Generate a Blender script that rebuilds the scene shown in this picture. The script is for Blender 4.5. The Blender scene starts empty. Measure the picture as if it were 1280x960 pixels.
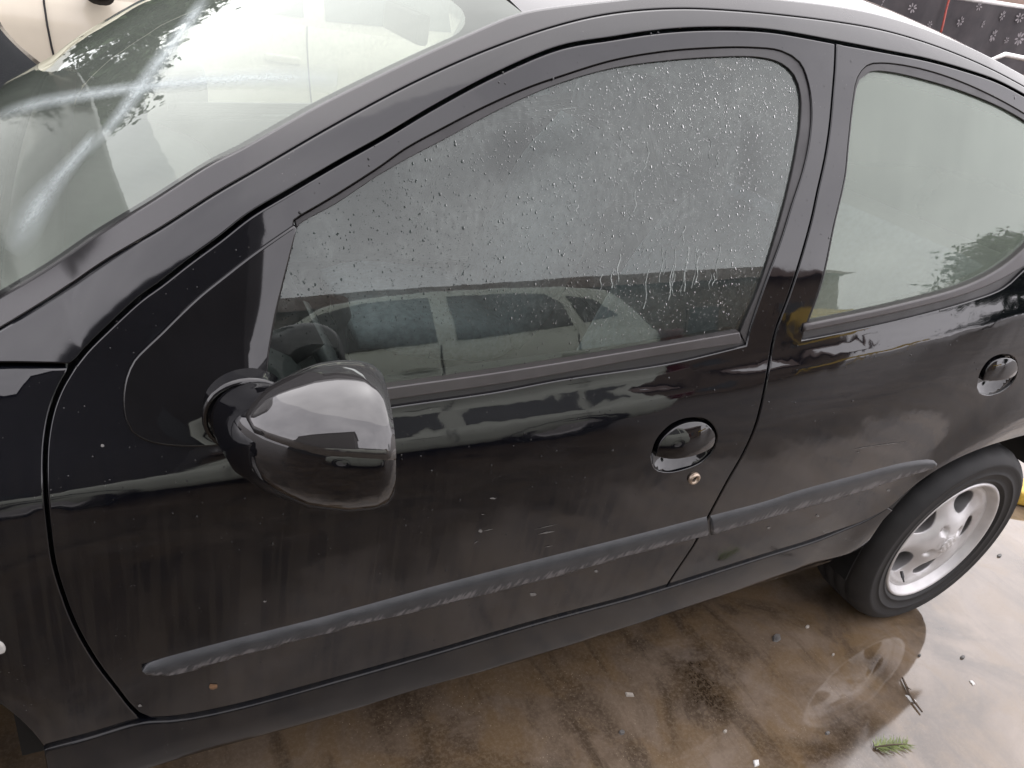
import bpy, bmesh, math, random
import numpy as np
from mathutils import Vector, Matrix
from mathutils.geometry import delaunay_2d_cdt
from mathutils.bvhtree import BVHTree

SC = bpy.context.scene
COL = SC.collection
PI = math.pi
random.seed(7)
RNG = np.random.default_rng(11)

# ------------------------------------------------------------------ camera
CAM_C = np.array([0.53410036, -0.72107774, 1.37809531])
CAM_R = np.array([0.88611968, -0.42247394, 0.19054576])
CAM_U = np.array([0.06024888, 0.51265991, 0.85647527])
CAM_W = np.array([0.45952365, 0.74745942, -0.47973162])
FPX = 927.5073541208477                       # focal length for a 1280 px wide frame
cd = bpy.data.cameras.new('camera')
cam = bpy.data.objects.new('camera', cd)
COL.objects.link(cam)
m = Matrix.Identity(4)
for i in range(3):
    m[i][0], m[i][1], m[i][2], m[i][3] = CAM_R[i], CAM_U[i], -CAM_W[i], CAM_C[i]
cam.matrix_world = m
cd.sensor_width = 36.0
cd.lens = FPX / 1280 * 36
cd.clip_start = 0.02
cd.clip_end = 600
SC.camera = cam
SC.render.resolution_x, SC.render.resolution_y = 1024, 768

# ------------------------------------------------------------------ sky, sun, exposure
SUN_EL, SUN_AZ = math.radians(52), math.radians(35)      # azimuth from +Y towards +X
w = bpy.data.worlds.new('World')
SC.world = w
w.use_nodes = True
nt = w.node_tree
nt.nodes.clear()
def N(t, kind, **kw):
    n = t.nodes.new(kind)
    for k, v in kw.items():
        setattr(n, k, v)
    return n
wo = N(nt, 'ShaderNodeOutputWorld')
bg = N(nt, 'ShaderNodeBackground')
sky = N(nt, 'ShaderNodeTexSky')
sky.sky_type = 'NISHITA'
sky.sun_disc = False
sky.sun_elevation = SUN_EL
sky.sun_rotation = SUN_AZ
sky.air_density = 1.0
sky.dust_density = 3.0
hs = N(nt, 'ShaderNodeHueSaturation')
hs.inputs['Saturation'].default_value = 0.10
tc = N(nt, 'ShaderNodeTexCoord')
cn = N(nt, 'ShaderNodeTexNoise')
cn.inputs['Scale'].default_value = 2.2
cn.inputs['Detail'].default_value = 5.0
cn.inputs['Roughness'].default_value = 0.55
cr = N(nt, 'ShaderNodeValToRGB')
cr.color_ramp.elements[0].position = 0.30
cr.color_ramp.elements[0].color = (7.7, 7.4, 7.95, 1)
cr.color_ramp.elements[1].position = 0.72
cr.color_ramp.elements[1].color = (11.6, 11.1, 11.6, 1)
mx = N(nt, 'ShaderNodeMix', data_type='RGBA')
mx.inputs['Factor'].default_value = 0.8
nt.links.new(sky.outputs[0], hs.inputs['Color'])
nt.links.new(tc.outputs['Generated'], cn.inputs['Vector'])
nt.links.new(cn.outputs['Fac'], cr.inputs['Fac'])
nt.links.new(hs.outputs[0], mx.inputs['A'])
nt.links.new(cr.outputs[0], mx.inputs['B'])
nt.links.new(mx.outputs['Result'], bg.inputs['Color'])
bg.inputs['Strength'].default_value = 0.1
nt.links.new(bg.outputs[0], wo.inputs[0])

sl = bpy.data.lights.new('sun', 'SUN')
sl.energy = 0.6
sl.angle = math.radians(110)
sl.color = (1.0, 0.96, 0.9)
sun = bpy.data.objects.new('sun', sl)
COL.objects.link(sun)
sd = Vector((math.sin(SUN_AZ) * math.cos(SUN_EL), math.cos(SUN_AZ) * math.cos(SUN_EL), math.sin(SUN_EL)))
sun.rotation_euler = (-sd).to_track_quat('-Z', 'Y').to_euler()

SC.view_settings.view_transform = 'Standard'
SC.view_settings.look = 'None'
SC.view_settings.gamma = 1.0
SC.view_settings.use_curve_mapping = False
SC.view_settings.exposure = 1.6
try:
    SC.cycles.max_bounces = 10
    SC.cycles.transparent_max_bounces = 16
    SC.cycles.glossy_bounces = 5
    SC.cycles.caustics_reflective = False
    SC.cycles.caustics_refractive = False
except Exception:
    pass

# ------------------------------------------------------------------ materials
def new_mat(name):
    mt = bpy.data.materials.new(name)
    mt.use_nodes = True
    t = mt.node_tree
    t.nodes.clear()
    out = N(t, 'ShaderNodeOutputMaterial')
    return mt, t, out
def L(t, a, b):
    t.links.new(a, b)
def noise(t, scale, detail=4, rough=0.55, coord='Object', sc=(1, 1, 1), rot=(0, 0, 0), dist=0.0):
    c = N(t, 'ShaderNodeTexCoord')
    mp = N(t, 'ShaderNodeMapping')
    mp.inputs['Scale'].default_value = sc
    mp.inputs['Rotation'].default_value = rot
    n = N(t, 'ShaderNodeTexNoise')
    n.inputs['Scale'].default_value = scale
    n.inputs['Detail'].default_value = detail
    n.inputs['Roughness'].default_value = rough
    n.inputs['Distortion'].default_value = dist
    L(t, c.outputs[coord], mp.inputs['Vector'])
    L(t, mp.outputs[0], n.inputs['Vector'])
    return n.outputs['Fac']
def voro(t, scale, coord='Object', sc=(1, 1, 1), rnd=1.0):
    c = N(t, 'ShaderNodeTexCoord')
    mp = N(t, 'ShaderNodeMapping')
    mp.inputs['Scale'].default_value = sc
    n = N(t, 'ShaderNodeTexVoronoi')
    n.inputs['Scale'].default_value = scale
    n.inputs['Randomness'].default_value = rnd
    L(t, c.outputs[coord], mp.inputs['Vector'])
    L(t, mp.outputs[0], n.inputs['Vector'])
    return n
def ramp(t, fac, p0, p1, c0=(0, 0, 0, 1), c1=(1, 1, 1, 1)):
    r = N(t, 'ShaderNodeValToRGB')
    e = r.color_ramp.elements
    e[0].position, e[1].position = p0, p1
    e[0].color = c0 if len(c0) == 4 else (*c0, 1)
    e[1].color = c1 if len(c1) == 4 else (*c1, 1)
    L(t, fac, r.inputs['Fac'])
    return r.outputs['Color']
def mixc(t, fac, a, b, mode='MIX'):
    mx_ = N(t, 'ShaderNodeMix', data_type='RGBA', blend_type=mode)
    for key, v in (('Factor', fac), ('A', a), ('B', b)):
        if hasattr(v, 'links') or hasattr(v, 'is_linked'):
            L(t, v, mx_.inputs[key])
        elif isinstance(v, (int, float)):
            mx_.inputs[key].default_value = v
        else:
            mx_.inputs[key].default_value = v if len(v) == 4 else (*v, 1)
    return mx_.outputs['Result']
def math_(t, op, a, b=0.0, clamp=False):
    n = N(t, 'ShaderNodeMath', operation=op, use_clamp=clamp)
    for i, v in enumerate((a, b)):
        if isinstance(v, (int, float)):
            n.inputs[i].default_value = v
        else:
            L(t, v, n.inputs[i])
    return n.outputs[0]
def maprange(t, v, a, b, c, d):
    n = N(t, 'ShaderNodeMapRange')
    L(t, v, n.inputs[0])
    for i, x in enumerate((a, b, c, d)):
        n.inputs[i + 1].default_value = x
    return n.outputs[0]
def sep(t, coord):
    c = N(t, 'ShaderNodeTexCoord')
    s = N(t, 'ShaderNodeSeparateXYZ')
    L(t, c.outputs[coord], s.inputs[0])
    return s.outputs
def bump(t, h, strength, dist):
    b = N(t, 'ShaderNodeBump')
    b.inputs['Strength'].default_value = strength
    b.inputs['Distance'].default_value = dist
    L(t, h, b.inputs['Height'])
    return b.outputs[0]
def setp(t, p, **kw):
    for k, v in kw.items():
        k = k.replace('_', ' ')
        if hasattr(v, 'is_linked'):
            L(t, v, p.inputs[k])
        elif isinstance(v, (tuple, list)) and len(v) == 3 and k != 'Normal':
            p.inputs[k].default_value = (*v, 1)
        else:
            p.inputs[k].default_value = v
def simple(name, col, rough=0.5, metal=0.0, ior=1.5, var=0.15, scale=30, bmp=0.0, spec=0.5, rvar=0.0):
    mt, t, out = new_mat(name)
    p = N(t, 'ShaderNodeBsdfPrincipled')
    f = noise(t, scale, 5)
    c0 = tuple(c * (1 - var) for c in col)
    c1 = tuple(min(1, c * (1 + var)) for c in col)
    setp(t, p, Base_Color=ramp(t, f, .3, .7, c0, c1), Roughness=rough, Metallic=metal, IOR=ior)
    p.inputs['Specular IOR Level'].default_value = spec
    if rvar:
        L(t, maprange(t, noise(t, scale * .4, 4), .3, .7, max(0, rough - rvar), rough + rvar), p.inputs['Roughness'])
    if bmp:
        L(t, bump(t, noise(t, scale * 8, 3), bmp, 0.002), p.inputs['Normal'])
    L(t, p.outputs[0], out.inputs[0])
    return mt

PAINT_IOR = 1.62
def paint(name, dirt_top=None, streak=1.0, haze=0.0, ior=PAINT_IOR):
    """black car paint; road film runs down the lower panels"""
    mt, t, out = new_mat(name)
    p = N(t, 'ShaderNodeBsdfPrincipled')
    xyz = sep(t, 'Object')
    # vertical runs in the road film, leaning with the wind
    st = noise(t, 26, 5, .6, sc=(2.6, .4, .13), rot=(0, 0.10, 0), dist=.3)
    st2 = noise(t, 60, 3, .6, sc=(2.6, .4, .10), rot=(0, 0.08, 0))
    runs = ramp(t, math_(t, 'MULTIPLY', st, math_(t, 'ADD', st2, .5)), .42, .54)
    low = maprange(t, xyz[2], 0.84, 0.62, 0, 1)
    big = ramp(t, noise(t, 3.0, 4), .25, .7)
    film = math_(t, 'MULTIPLY', math_(t, 'MULTIPLY', runs, low), math_(t, 'ADD', math_(t, 'MULTIPLY', big, .6), .4))
    film = math_(t, 'MULTIPLY', film, maprange(t, xyz[2], .44, .30, 1, .30))
    film = math_(t, 'MULTIPLY', film, streak, clamp=True)
    # small dried specks
    v = voro(t, 95)
    keep = ramp(t, noise(t, 22, 2), .53, .60)
    sp = math_(t, 'MULTIPLY', ramp(t, v.outputs['Distance'], .05, .085, (1, 1, 1), (0, 0, 0)), keep)
    base = mixc(t, film, (.0032, .0035, .0052), (.0115, .0106, .0102))
    base = mixc(t, math_(t, 'MULTIPLY', sp, .5), base, (.13, .125, .12))
    rg = math_(t, 'ADD', math_(t, 'MULTIPLY', film, .10), maprange(t, noise(t, 9, 5), .3, .7, .025 + haze, .06 + haze))
    hgt = math_(t, 'ADD', math_(t, 'MULTIPLY', noise(t, 13, 2), 1.0), math_(t, 'MULTIPLY', noise(t, 240, 2), .012))
    setp(t, p, Base_Color=base, Roughness=rg, IOR=ior, Normal=bump(t, hgt, .032, .02))
    L(t, p.outputs[0], out.inputs[0])
    return mt
M = {}
M['paint'] = paint('black_paint')
M['paint_haze'] = paint('black_paint_hazed', haze=.05)
M['sill'] = paint('sill_paint', ior=1.36, haze=.06)
M['frame'] = simple('satin_black_frame', (.012, .011, .012), rough=.24, ior=1.7, scale=14, rvar=.06)
M['rubber'] = simple('black_rubber', (.012, .011, .012), rough=.42, ior=1.55, scale=60, bmp=.05, rvar=.08)
M['seal'] = simple('grey_weather_strip', (.030, .026, .027), rough=.36, ior=1.6, scale=40, rvar=.06)
M['plastic'] = simple('black_plastic', (.010, .010, .011), rough=.30, ior=1.55, scale=50, bmp=.03)
M['gloss'] = simple('gloss_black', (.004, .004, .005), rough=.035, ior=PAINT_IOR, scale=20)
M['under'] = simple('underbody_black', (.006, .006, .006), rough=.8, scale=10)
M['interior'] = simple('interior_grey', (.075, .082, .082), rough=.7, scale=30, bmp=.05)
M['seat'] = simple('seat_cloth', (.14, .17, .19), rough=.9, scale=60, bmp=.2, var=.3)
M['liner'] = simple('headliner_cloth', (.35, .36, .34), rough=.9, scale=40, bmp=.05)
M['rust'] = simple('rusty_metal', (.20, .12, .07), rough=.55, metal=.3, scale=220, var=.6, bmp=.2)
M['lockm'] = simple('worn_lock_metal', (.42, .34, .27), rough=.35, metal=.8, scale=160, var=.4)
M['silver'] = simple('silver_alloy', (.56, .55, .55), rough=.36, metal=.35, scale=18, var=.10, rvar=.08)
M['chip'] = simple('pale_paint_chip', (.15, .145, .14), rough=.7, scale=200, var=.3)
M['yellow'] = simple('yellow_paint', (.62, .42, .07), rough=.6, scale=12, var=.2)
M['brake'] = simple('brake_iron', (.012, .010, .009), rough=.6, metal=.3, scale=40)

def tyre_mat():
    mt, t, out = new_mat('tyre_rubber')
    p = N(t, 'ShaderNodeBsdfPrincipled')
    f = noise(t, 20, 5)
    setp(t, p, Base_Color=ramp(t, f, .3, .7, (.008, .008, .009), (.015, .0145, .0145)), Roughness=.68, IOR=1.5,
         Normal=bump(t, noise(t, 150, 3), .12, .002))
    L(t, p.outputs[0], out.inputs[0])
    return mt
M['tyre'] = tyre_mat()

def strip_mat():
    """grey plastic rub strip, scuffed white along its lower half (UV: u metres, v 0..1)"""
    mt, t, out = new_mat('scuffed_strip_plastic')
    p = N(t, 'ShaderNodeBsdfPrincipled')
    c = N(t, 'ShaderNodeTexCoord')
    mp = N(t, 'ShaderNodeMapping')
    mp.inputs['Scale'].default_value = (75, .95, 1)
    mp.inputs['Rotation'].default_value = (0, 0, .0)
    L(t, c.outputs['UV'], mp.inputs['Vector'])
    sx = N(t, 'ShaderNodeSeparateXYZ')
    L(t, c.outputs['UV'], sx.inputs[0])
    u, v = sx.outputs[0], sx.outputs[1]
    # slanted scuffs
    cb = N(t, 'ShaderNodeCombineXYZ')
    L(t, math_(t, 'ADD', math_(t, 'MULTIPLY', u, 120), math_(t, 'MULTIPLY', v, -2.6)), cb.inputs[0])
    L(t, math_(t, 'MULTIPLY', v, 1.3), cb.inputs[1])
    n = N(t, 'ShaderNodeTexNoise')
    n.inputs['Scale'].default_value = 1.35
    n.inputs['Detail'].default_value = 4
    n.inputs['Roughness'].default_value = .6
    L(t, cb.outputs[0], n.inputs['Vector'])
    # blotch gating along the length
    n2 = N(t, 'ShaderNodeTexNoise')
    n2.inputs['Scale'].default_value = 1.0
    n2.inputs['Detail'].default_value = 2
    cb2 = N(t, 'ShaderNodeCombineXYZ')
    L(t, math_(t, 'MULTIPLY', u, 14), cb2.inputs[0])
    L(t, cb2.outputs[0], n2.inputs['Vector'])
    band = math_(t, 'MULTIPLY', maprange(t, v, .06, .16, 0, 1), maprange(t, v, .74, .30, 0, 1))
    s = math_(t, 'ADD', n.outputs['Fac'], math_(t, 'MULTIPLY', math_(t, 'SUBTRACT', n2.outputs['Fac'], .5), .42))
    s = math_(t, 'ADD', s, math_(t, 'MULTIPLY', math_(t, 'SUBTRACT', band, 1.0), .4))
    mask = ramp(t, s, .42, .56)
    base = mixc(t, ramp(t, noise(t, 40, 4), .3, .7), (.032, .034, .038), (.046, .048, .052))
    base = mixc(t, maprange(t, v, .55, .15, 0, .55), base, (.022, .022, .024))
    col = mixc(t, math_(t, 'MULTIPLY', mask, .85), base, (.135, .13, .134))
    setp(t, p, Base_Color=col, Roughness=.42, IOR=1.5, Normal=bump(t, noise(t, 300, 3), .05, .001))
    L(t, p.outputs[0], out.inputs[0])
    return mt
M['strip'] = strip_mat()

def glass_mat(name, tint=(.80, .88, .84), ior=1.62, veil=None, veilcol=(.30, .33, .32), gl=(.95, 1, .965), bmp=.0, border=None):
    """window glass as one sheet: fresnel reflection over tinted see-through, plus a diffuse veil (condensation, and painted sky sheen at the rear)"""
    mt, t, out = new_mat(name)
    tr = N(t, 'ShaderNodeBsdfTransparent')
    tr.inputs[0].default_value = (*tint, 1)
    g = N(t, 'ShaderNodeBsdfGlossy')
    g.inputs['Color'].default_value = (*gl, 1)
    g.inputs['Roughness'].default_value = .012
    nb = None
    if bmp:
        hh = math_(t, 'ADD', noise(t, 7, 2), math_(t, 'MULTIPLY', noise(t, 34, 3, sc=(1, 1, .6)), .10))
        nb = bump(t, hh, bmp, .02)
        L(t, nb, g.inputs['Normal'])
    fr = N(t, 'ShaderNodeFresnel')
    fr.inputs['IOR'].default_value = ior
    if nb is not None:
        L(t, nb, fr.inputs['Normal'])
    under = tr.outputs[0]
    if veil is not None:
        d = N(t, 'ShaderNodeBsdfDiffuse')
        d.inputs[0].default_value = (*veilcol, 1)
        ms = N(t, 'ShaderNodeMixShader')
        L(t, veil(t), ms.inputs[0])
        L(t, under, ms.inputs[1])
        L(t, d.outputs[0], ms.inputs[2])
        under = ms.outputs[0]
    if border is not None:
        d = N(t, 'ShaderNodeBsdfDiffuse')
        d.inputs[0].default_value = (.012, .012, .013, 1)
        ms = N(t, 'ShaderNodeMixShader')
        L(t, border(t), ms.inputs[0])
        L(t, under, ms.inputs[1])
        L(t, d.outputs[0], ms.inputs[2])
        under = ms.outputs[0]
    ms = N(t, 'ShaderNodeMixShader')
    L(t, fr.outputs[0], ms.inputs[0])
    L(t, under, ms.inputs[1])
    L(t, g.outputs[0], ms.inputs[2])
    L(t, ms.outputs[0], out.inputs[0])
    return mt

# ------------------------------------------------------------------ the side of the car as one smooth surface y = S(x, z)
def belt_z(x):
    return .835 + .036 * (x - .5) + .048 * (x - .5) ** 2
TILT = np.array([(-2, -30), (-.70, -24), (-.60, -12), (-.50, -6), (-.36, -3.0), (-.22, -1.0), (-.150, .2), (-.125, 3.0), (-.10, 7.0), (-.06, 9.0),
                 (-.045, 10.5), (-.030, 18), (-.012, 24), (.002, 20), (.016, 13.5), (.04, 13.9), (.09, 15.0), (.14, 16.8), (.3, 23), (.45, 29), (.7, 40), (1.5, 50)])
tt_ = np.linspace(-1.2, 1.0, 2201)
TILT_S = np.interp(tt_, TILT[:, 0], TILT[:, 1])
ker = np.hanning(17); ker /= ker.sum()
TILT_S = np.convolve(np.pad(TILT_S, 8, mode='edge'), ker, mode='valid')
YY = np.concatenate([[0], np.cumsum(np.tan(np.radians(TILT_S[1:])) * np.diff(tt_))])
YY -= np.interp(-.2, tt_, YY)
GX = GZ = GC = None
def S0(x, z):
    t = z - belt_z(x)
    y = np.interp(t, tt_, YY)
    y = y + .020 * (x - 1.25) ** 2
    y = y + np.maximum(t, 0) * .07 * (x - 1.3) ** 2
    y = y + 1.3 * np.maximum(0, x - 2.65) ** 2
    up = np.clip((t + .06) / .16, 0, 1)
    up = up * up * (3 - 2 * up)
    y = y + (.07 + .42 * up) * np.maximum(0, .74 - np.maximum(x, .25)) ** 2 + .07 * np.maximum(0, .25 - x) * .98
    ra = np.hypot(x - 2.442, z - .30)
    y = y - .016 * np.exp(-((ra - .42) / .09) ** 2)
    rf = np.hypot(x - 0.0, z - .32)
    y = y - .020 * np.exp(-((rf - .42) / .10) ** 2) 
    return y
def S(x, z):
    y = S0(x, z)
    if GX is not None:
        d = (z - np.interp(x, GX, GZ)) * np.interp(x, GX, GC)
        d = np.maximum(d, 0)
        y = y + .30 * d + 5.0 * d ** 2
    return y
def rays(px):
    px = np.atleast_2d(np.asarray(px, float))
    d = CAM_W + np.outer(px[:, 0] - 640, CAM_R) / FPX - np.outer(px[:, 1] - 480, CAM_U) / FPX
    return d
def bp(px, off=0.0, fn=None):
    """image points -> (x, z) on the car side, by first hit of each view ray with y = S + off"""
    fn = fn or S
    d = rays(px)
    res = np.zeros((len(d), 2))
    ys = np.linspace(-.12, .75, 260)
    s = (ys[None, :] - CAM_C[1]) / d[:, 1][:, None]
    X = CAM_C[0] + s * d[:, 0][:, None]
    Z = CAM_C[2] + s * d[:, 2][:, None]
    h = ys[None, :] - fn(X, Z) - off
    for i in range(len(d)):
        k = np.where((h[i, :-1] < 0) & (h[i, 1:] >= 0))[0]
        if len(k) == 0:
            k = int(np.argmin(np.abs(h[i])))
            k = min(k, len(ys) - 2)
            f = 0.5
        else:
            k = k[0]
            f = -h[i, k] / (h[i, k + 1] - h[i, k])
        res[i] = X[i, k] + f * (X[i, k + 1] - X[i, k]), Z[i, k] + f * (Z[i, k + 1] - Z[i, k])
    return res
def cr_(pts, step=9.0):
    """centripetal-ish Catmull-Rom through points"""
    p = np.asarray(pts, float)
    if len(p) < 3:
        n = max(2, int(np.hypot(*(p[1] - p[0])) / step) + 1)
        return p[0] + (p[1] - p[0]) * np.linspace(0, 1, n)[:, None]
    q = np.vstack([2 * p[0] - p[1], p, 2 * p[-1] - p[-2]])
    out = []
    for i in range(1, len(q) - 2):
        p0, p1, p2, p3 = q[i - 1:i + 3]
        t0 = 0
        t1 = t0 + max(1e-6, np.hypot(*(p1 - p0))) ** .5
        t2 = t1 + max(1e-6, np.hypot(*(p2 - p1))) ** .5
        t3 = t2 + max(1e-6, np.hypot(*(p3 - p2))) ** .5
        n = max(1, int(np.hypot(*(p2 - p1)) / step))
        t = np.linspace(t1, t2, n + 1)[:-1][:, None]
        A1 = (t1 - t) / (t1 - t0) * p0 + (t - t0) / (t1 - t0) * p1
        A2 = (t2 - t) / (t2 - t1) * p1 + (t - t1) / (t2 - t1) * p2
        A3 = (t3 - t) / (t3 - t2) * p2 + (t - t2) / (t3 - t2) * p3
        B1 = (t2 - t) / (t2 - t0) * A1 + (t - t0) / (t2 - t0) * A2
        B2 = (t3 - t) / (t3 - t1) * A2 + (t - t1) / (t3 - t1) * A3
        out.append((t2 - t) / (t2 - t1) * B1 + (t - t1) / (t2 - t1) * B2)
    out.append(p[-1:])
    return np.vstack(out)
def path(*curves, step=9.0):
    return np.vstack([cr_(c, step) if k == 0 else cr_(c, step)[0:] for k, c in enumerate(curves)])
def clean(poly, mind=.0025):
    out = [poly[0]]
    for p in poly[1:]:
        if np.hypot(*(p - out[-1])) > mind:
            out.append(p)
    while np.hypot(*(out[0] - out[-1])) <= mind:
        out.pop()
    return np.array(out)
def area(p):
    return .5 * np.sum(p[:, 0] * np.roll(p[:, 1], -1) - np.roll(p[:, 0], -1) * p[:, 1])
def pnorm(p):
    """outward normals of a CCW loop, mitred"""
    e = np.roll(p, -1, 0) - p
    e /= np.linalg.norm(e, axis=1)[:, None] + 1e-12
    n = np.stack([e[:, 1], -e[:, 0]], 1)
    nn = n + np.roll(n, 1, 0)
    nn /= np.linalg.norm(nn, axis=1)[:, None] + 1e-12
    c = np.clip((nn * n).sum(1), .45, 1)
    return nn, 1 / c
def inset(p, d):
    n, k = pnorm(p)
    return p - n * (d * k)[:, None]
def inpoly(pts, poly):
    x, y = pts[:, 0], pts[:, 1]
    c = np.zeros(len(pts), bool)
    x0, y0 = poly[:, 0], poly[:, 1]
    x1, y1 = np.roll(x0, -1), np.roll(y0, -1)
    for a, b, c_, d in zip(x0, y0, x1, y1):
        if b == d:
            continue
        m_ = ((b > y) != (d > y)) & (x < (c_ - a) * (y - b) / (d - b) + a)
        c ^= m_
    return c
def snormal(x, z, fn=None):
    fn = fn or S
    e = 1e-3
    gx = (fn(x + e, z) - fn(x - e, z)) / (2 * e)
    gz = (fn(x, z + e) - fn(x, z - e)) / (2 * e)
    n = np.stack([gx, -np.ones_like(gx), gz], 1)
    return n / np.linalg.norm(n, axis=1)[:, None]

def link(o, parent=None):
    COL.objects.link(o)
    if parent is not None:
        o.parent = parent
        if parent.parent is None:
            o.matrix_parent_inverse = Matrix.Translation(-Vector(parent.location))
    return o
def tag(o, label=None, cat=None, group=None, kind=None):
    for k, v in (('label', label), ('category', cat), ('group', group), ('kind', kind)):
        if v:
            o[k] = v
    return o
def empty(name, loc, label=None, cat=None, group=None):
    o = bpy.data.objects.new(name, None)
    COL.objects.link(o)
    o.location = loc
    o.empty_display_size = .1
    return tag(o, label, cat, group)
def mesh_obj(name, verts, faces, mat, parent=None, normals=None, uvs=None, smooth=True):
    me = bpy.data.meshes.new(name)
    me.from_pydata([tuple(v) for v in verts], [], [tuple(int(i) for i in f) for f in faces])
    me.update()
    if smooth:
        me.polygons.foreach_set('use_smooth', [True] * len(me.polygons))
    if uvs is not None:
        ul = me.uv_layers.new(name='UVMap')
        li = np.zeros(len(me.loops), int)
        me.loops.foreach_get('vertex_index', li)
        ul.data.foreach_set('uv', np.asarray(uvs, float)[li].ravel())
    if normals is not None:
        me.normals_split_custom_set_from_vertices([tuple(n) for n in normals])
    me.materials.append(mat)
    o = bpy.data.objects.new(name, me)
    return link(o, parent)

def panel(name, outer, mat, parent, holes=(), off=0.0, gap=.0018, r=.0022, depth=.016, grid=.022, fn=None, uv=False, holegap=0.0):
    """sheet on the car side bounded by an (x,z) outline, edges rolled inward"""
    fn = fn or S
    outer = clean(np.asarray(outer))
    if area(outer) < 0:
        outer = outer[::-1]
    loops = []                                    # (ring1 polygon, ring0 polygon)
    for k, l in enumerate([outer] + [clean(np.asarray(h)) for h in holes]):
        if k and area(l) > 0:
            l = l[::-1]
        g = gap if k == 0 else holegap
        loops.append((inset(l, g), inset(l, g + r)))
    pts = np.vstack([l[1] for l in loops])
    edges, s = [], 0
    for l in loops:
        n = len(l[1])
        edges += [(s + i, s + (i + 1) % n) for i in range(n)]
        s += n
    lo, hi = outer.min(0), outer.max(0)
    gx, gz = np.meshgrid(np.arange(lo[0], hi[0], grid), np.arange(lo[1], hi[1], grid))
    gp = np.stack([gx.ravel() + RNG.uniform(-.1, .1, gx.size) * grid, gz.ravel()], 1)
    ok = inpoly(gp, loops[0][1])
    for l in loops[1:]:
        ok &= ~inpoly(gp, l[1])
    gp = gp[ok]
    if len(gp):
        dmin = np.full(len(gp), 9.)
        for i in range(0, len(pts), 200):
            dmin = np.minimum(dmin, np.sqrt(((gp[:, None] - pts[None, i:i + 200]) ** 2).sum(-1)).min(1))
        gp = gp[dmin > grid * .45]
    allp = np.vstack([pts, gp]) if len(gp) else pts
    vo, eo, fo, *_ = delaunay_2d_cdt([Vector(p) for p in allp], edges, [], 0, 1e-7)
    V = np.array([tuple(v) for v in vo])
    F = np.array([list(f) for f in fo if len(f) == 3])
    c = V[F].mean(1)
    ok = inpoly(c, loops[0][1])
    for l in loops[1:]:
        ok &= ~inpoly(c, l[1])
    F = F[ok]
    ar = .5 * np.cross(V[F[:, 1]] - V[F[:, 0]], V[F[:, 2]] - V[F[:, 0]])
    F[ar < 0] = F[ar < 0][:, ::-1]
    F = F[np.abs(ar) > 1e-10]
    P3 = np.stack([V[:, 0], fn(V[:, 0], V[:, 1]) + off, V[:, 1]], 1)
    NN = snormal(V[:, 0], V[:, 1], fn)
    faces = [tuple(f) for f in F]
    P3, NN = [P3], [NN]
    base = len(V)
    for l1, l0 in loops:
        n = len(l0)
        no, _ = pnorm(l0)
        sn = snormal(l0[:, 0], l0[:, 1], fn)
        out3 = np.stack([no[:, 0], np.zeros(n), no[:, 1]], 1)
        out3 -= sn * (out3 * sn).sum(1)[:, None]
        out3 /= np.linalg.norm(out3, axis=1)[:, None] + 1e-9
        mid = sn + out3
        mid /= np.linalg.norm(mid, axis=1)[:, None]
        y0 = fn(l0[:, 0], l0[:, 1]) + off
        a0 = np.stack([l0[:, 0], y0, l0[:, 1]], 1)
        lm = l0 + (l1 - l0) * .72
        a1 = np.stack([lm[:, 0], fn(lm[:, 0], lm[:, 1]) + off + r * .30, lm[:, 1]], 1)
        y1 = fn(l1[:, 0], l1[:, 1]) + off
        a2 = np.stack([l1[:, 0], y1 + r, l1[:, 1]], 1)
        a3 = np.stack([l1[:, 0], y1 + depth, l1[:, 1]], 1)
        P3 += [a0, a1, a2, a3]
        NN += [sn, mid, out3, out3]
        for k in range(3):
            b0, b1 = base + k * n, base + (k + 1) * n
            for i in range(n):
                j = (i + 1) % n
                faces.append((b0 + i, b1 + i, b1 + j, b0 + j))
        base += 4 * n
    P3, NN = np.vstack(P3), np.vstack(NN)
    uvs = np.stack([P3[:, 0], P3[:, 2]], 1) if uv else None
    return mesh_obj(name, P3, faces, mat, parent, NN, uvs)

YC = .826
def mirrored(o, parent=None, name=None):
    c = o.copy()
    COL.objects.link(c)
    c.matrix_parent_inverse = Matrix.Identity(4)
    c.parent = parent
    base = Matrix.Translation((0, 2 * YC, 0)) @ Matrix.Scale(-1, 4, (0, 1, 0))
    c.matrix_basis = base
    if parent is not None and parent.parent is None:
        c.matrix_parent_inverse = Matrix.Translation(-Vector(parent.location))
    elif parent is not None:
        c.matrix_basis = o.matrix_basis.copy()
    return c

# door-top gap, used to roll the roof rail over
G_PX = [(91, 459), (106, 440), (137, 409), (175, 374), (200, 356), (237, 327), (275, 299), (312, 270), (362, 240), (425, 203), (475, 175), (544, 134), (619, 94),
        (700, 60), (765, 48.5), (827, 39.5), (890, 36), (960, 38.5), (1042, 52), (1110, 65), (1160, 75), (1210, 89), (1247, 102), (1280, 119), (1320, 142), (1360, 172), (1400, 210)]
gxz = bp(cr_(G_PX, 20), fn=S0)
gx, gz = list(gxz[:, 0]), list(gxz[:, 1])
x0, z0 = gx[0], gz[0]
gx = [-1.2, x0 - .35, x0 - .12, x0 - .05] + gx
gz = [z0 - .34, z0 - .13, z0 - .05, z0 - .024] + gz
gx += [gx[-1] + .25, gx[-1] + .6]
gz += [gz[-1] - .16, gz[-1] - .5]
GX, GZ = np.array(gx), np.array(gz)
_xs = np.linspace(GX[0], GX[-1], 400)
_zs = np.interp(_xs, GX, GZ)
_k = np.ones(15) / 15
_zs2 = np.convolve(np.pad(_zs, 7, mode='edge'), _k, mode='valid')
_sl = np.gradient(_zs2, _xs)
_gc = 1 / np.sqrt(1 + _sl ** 2)
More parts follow.
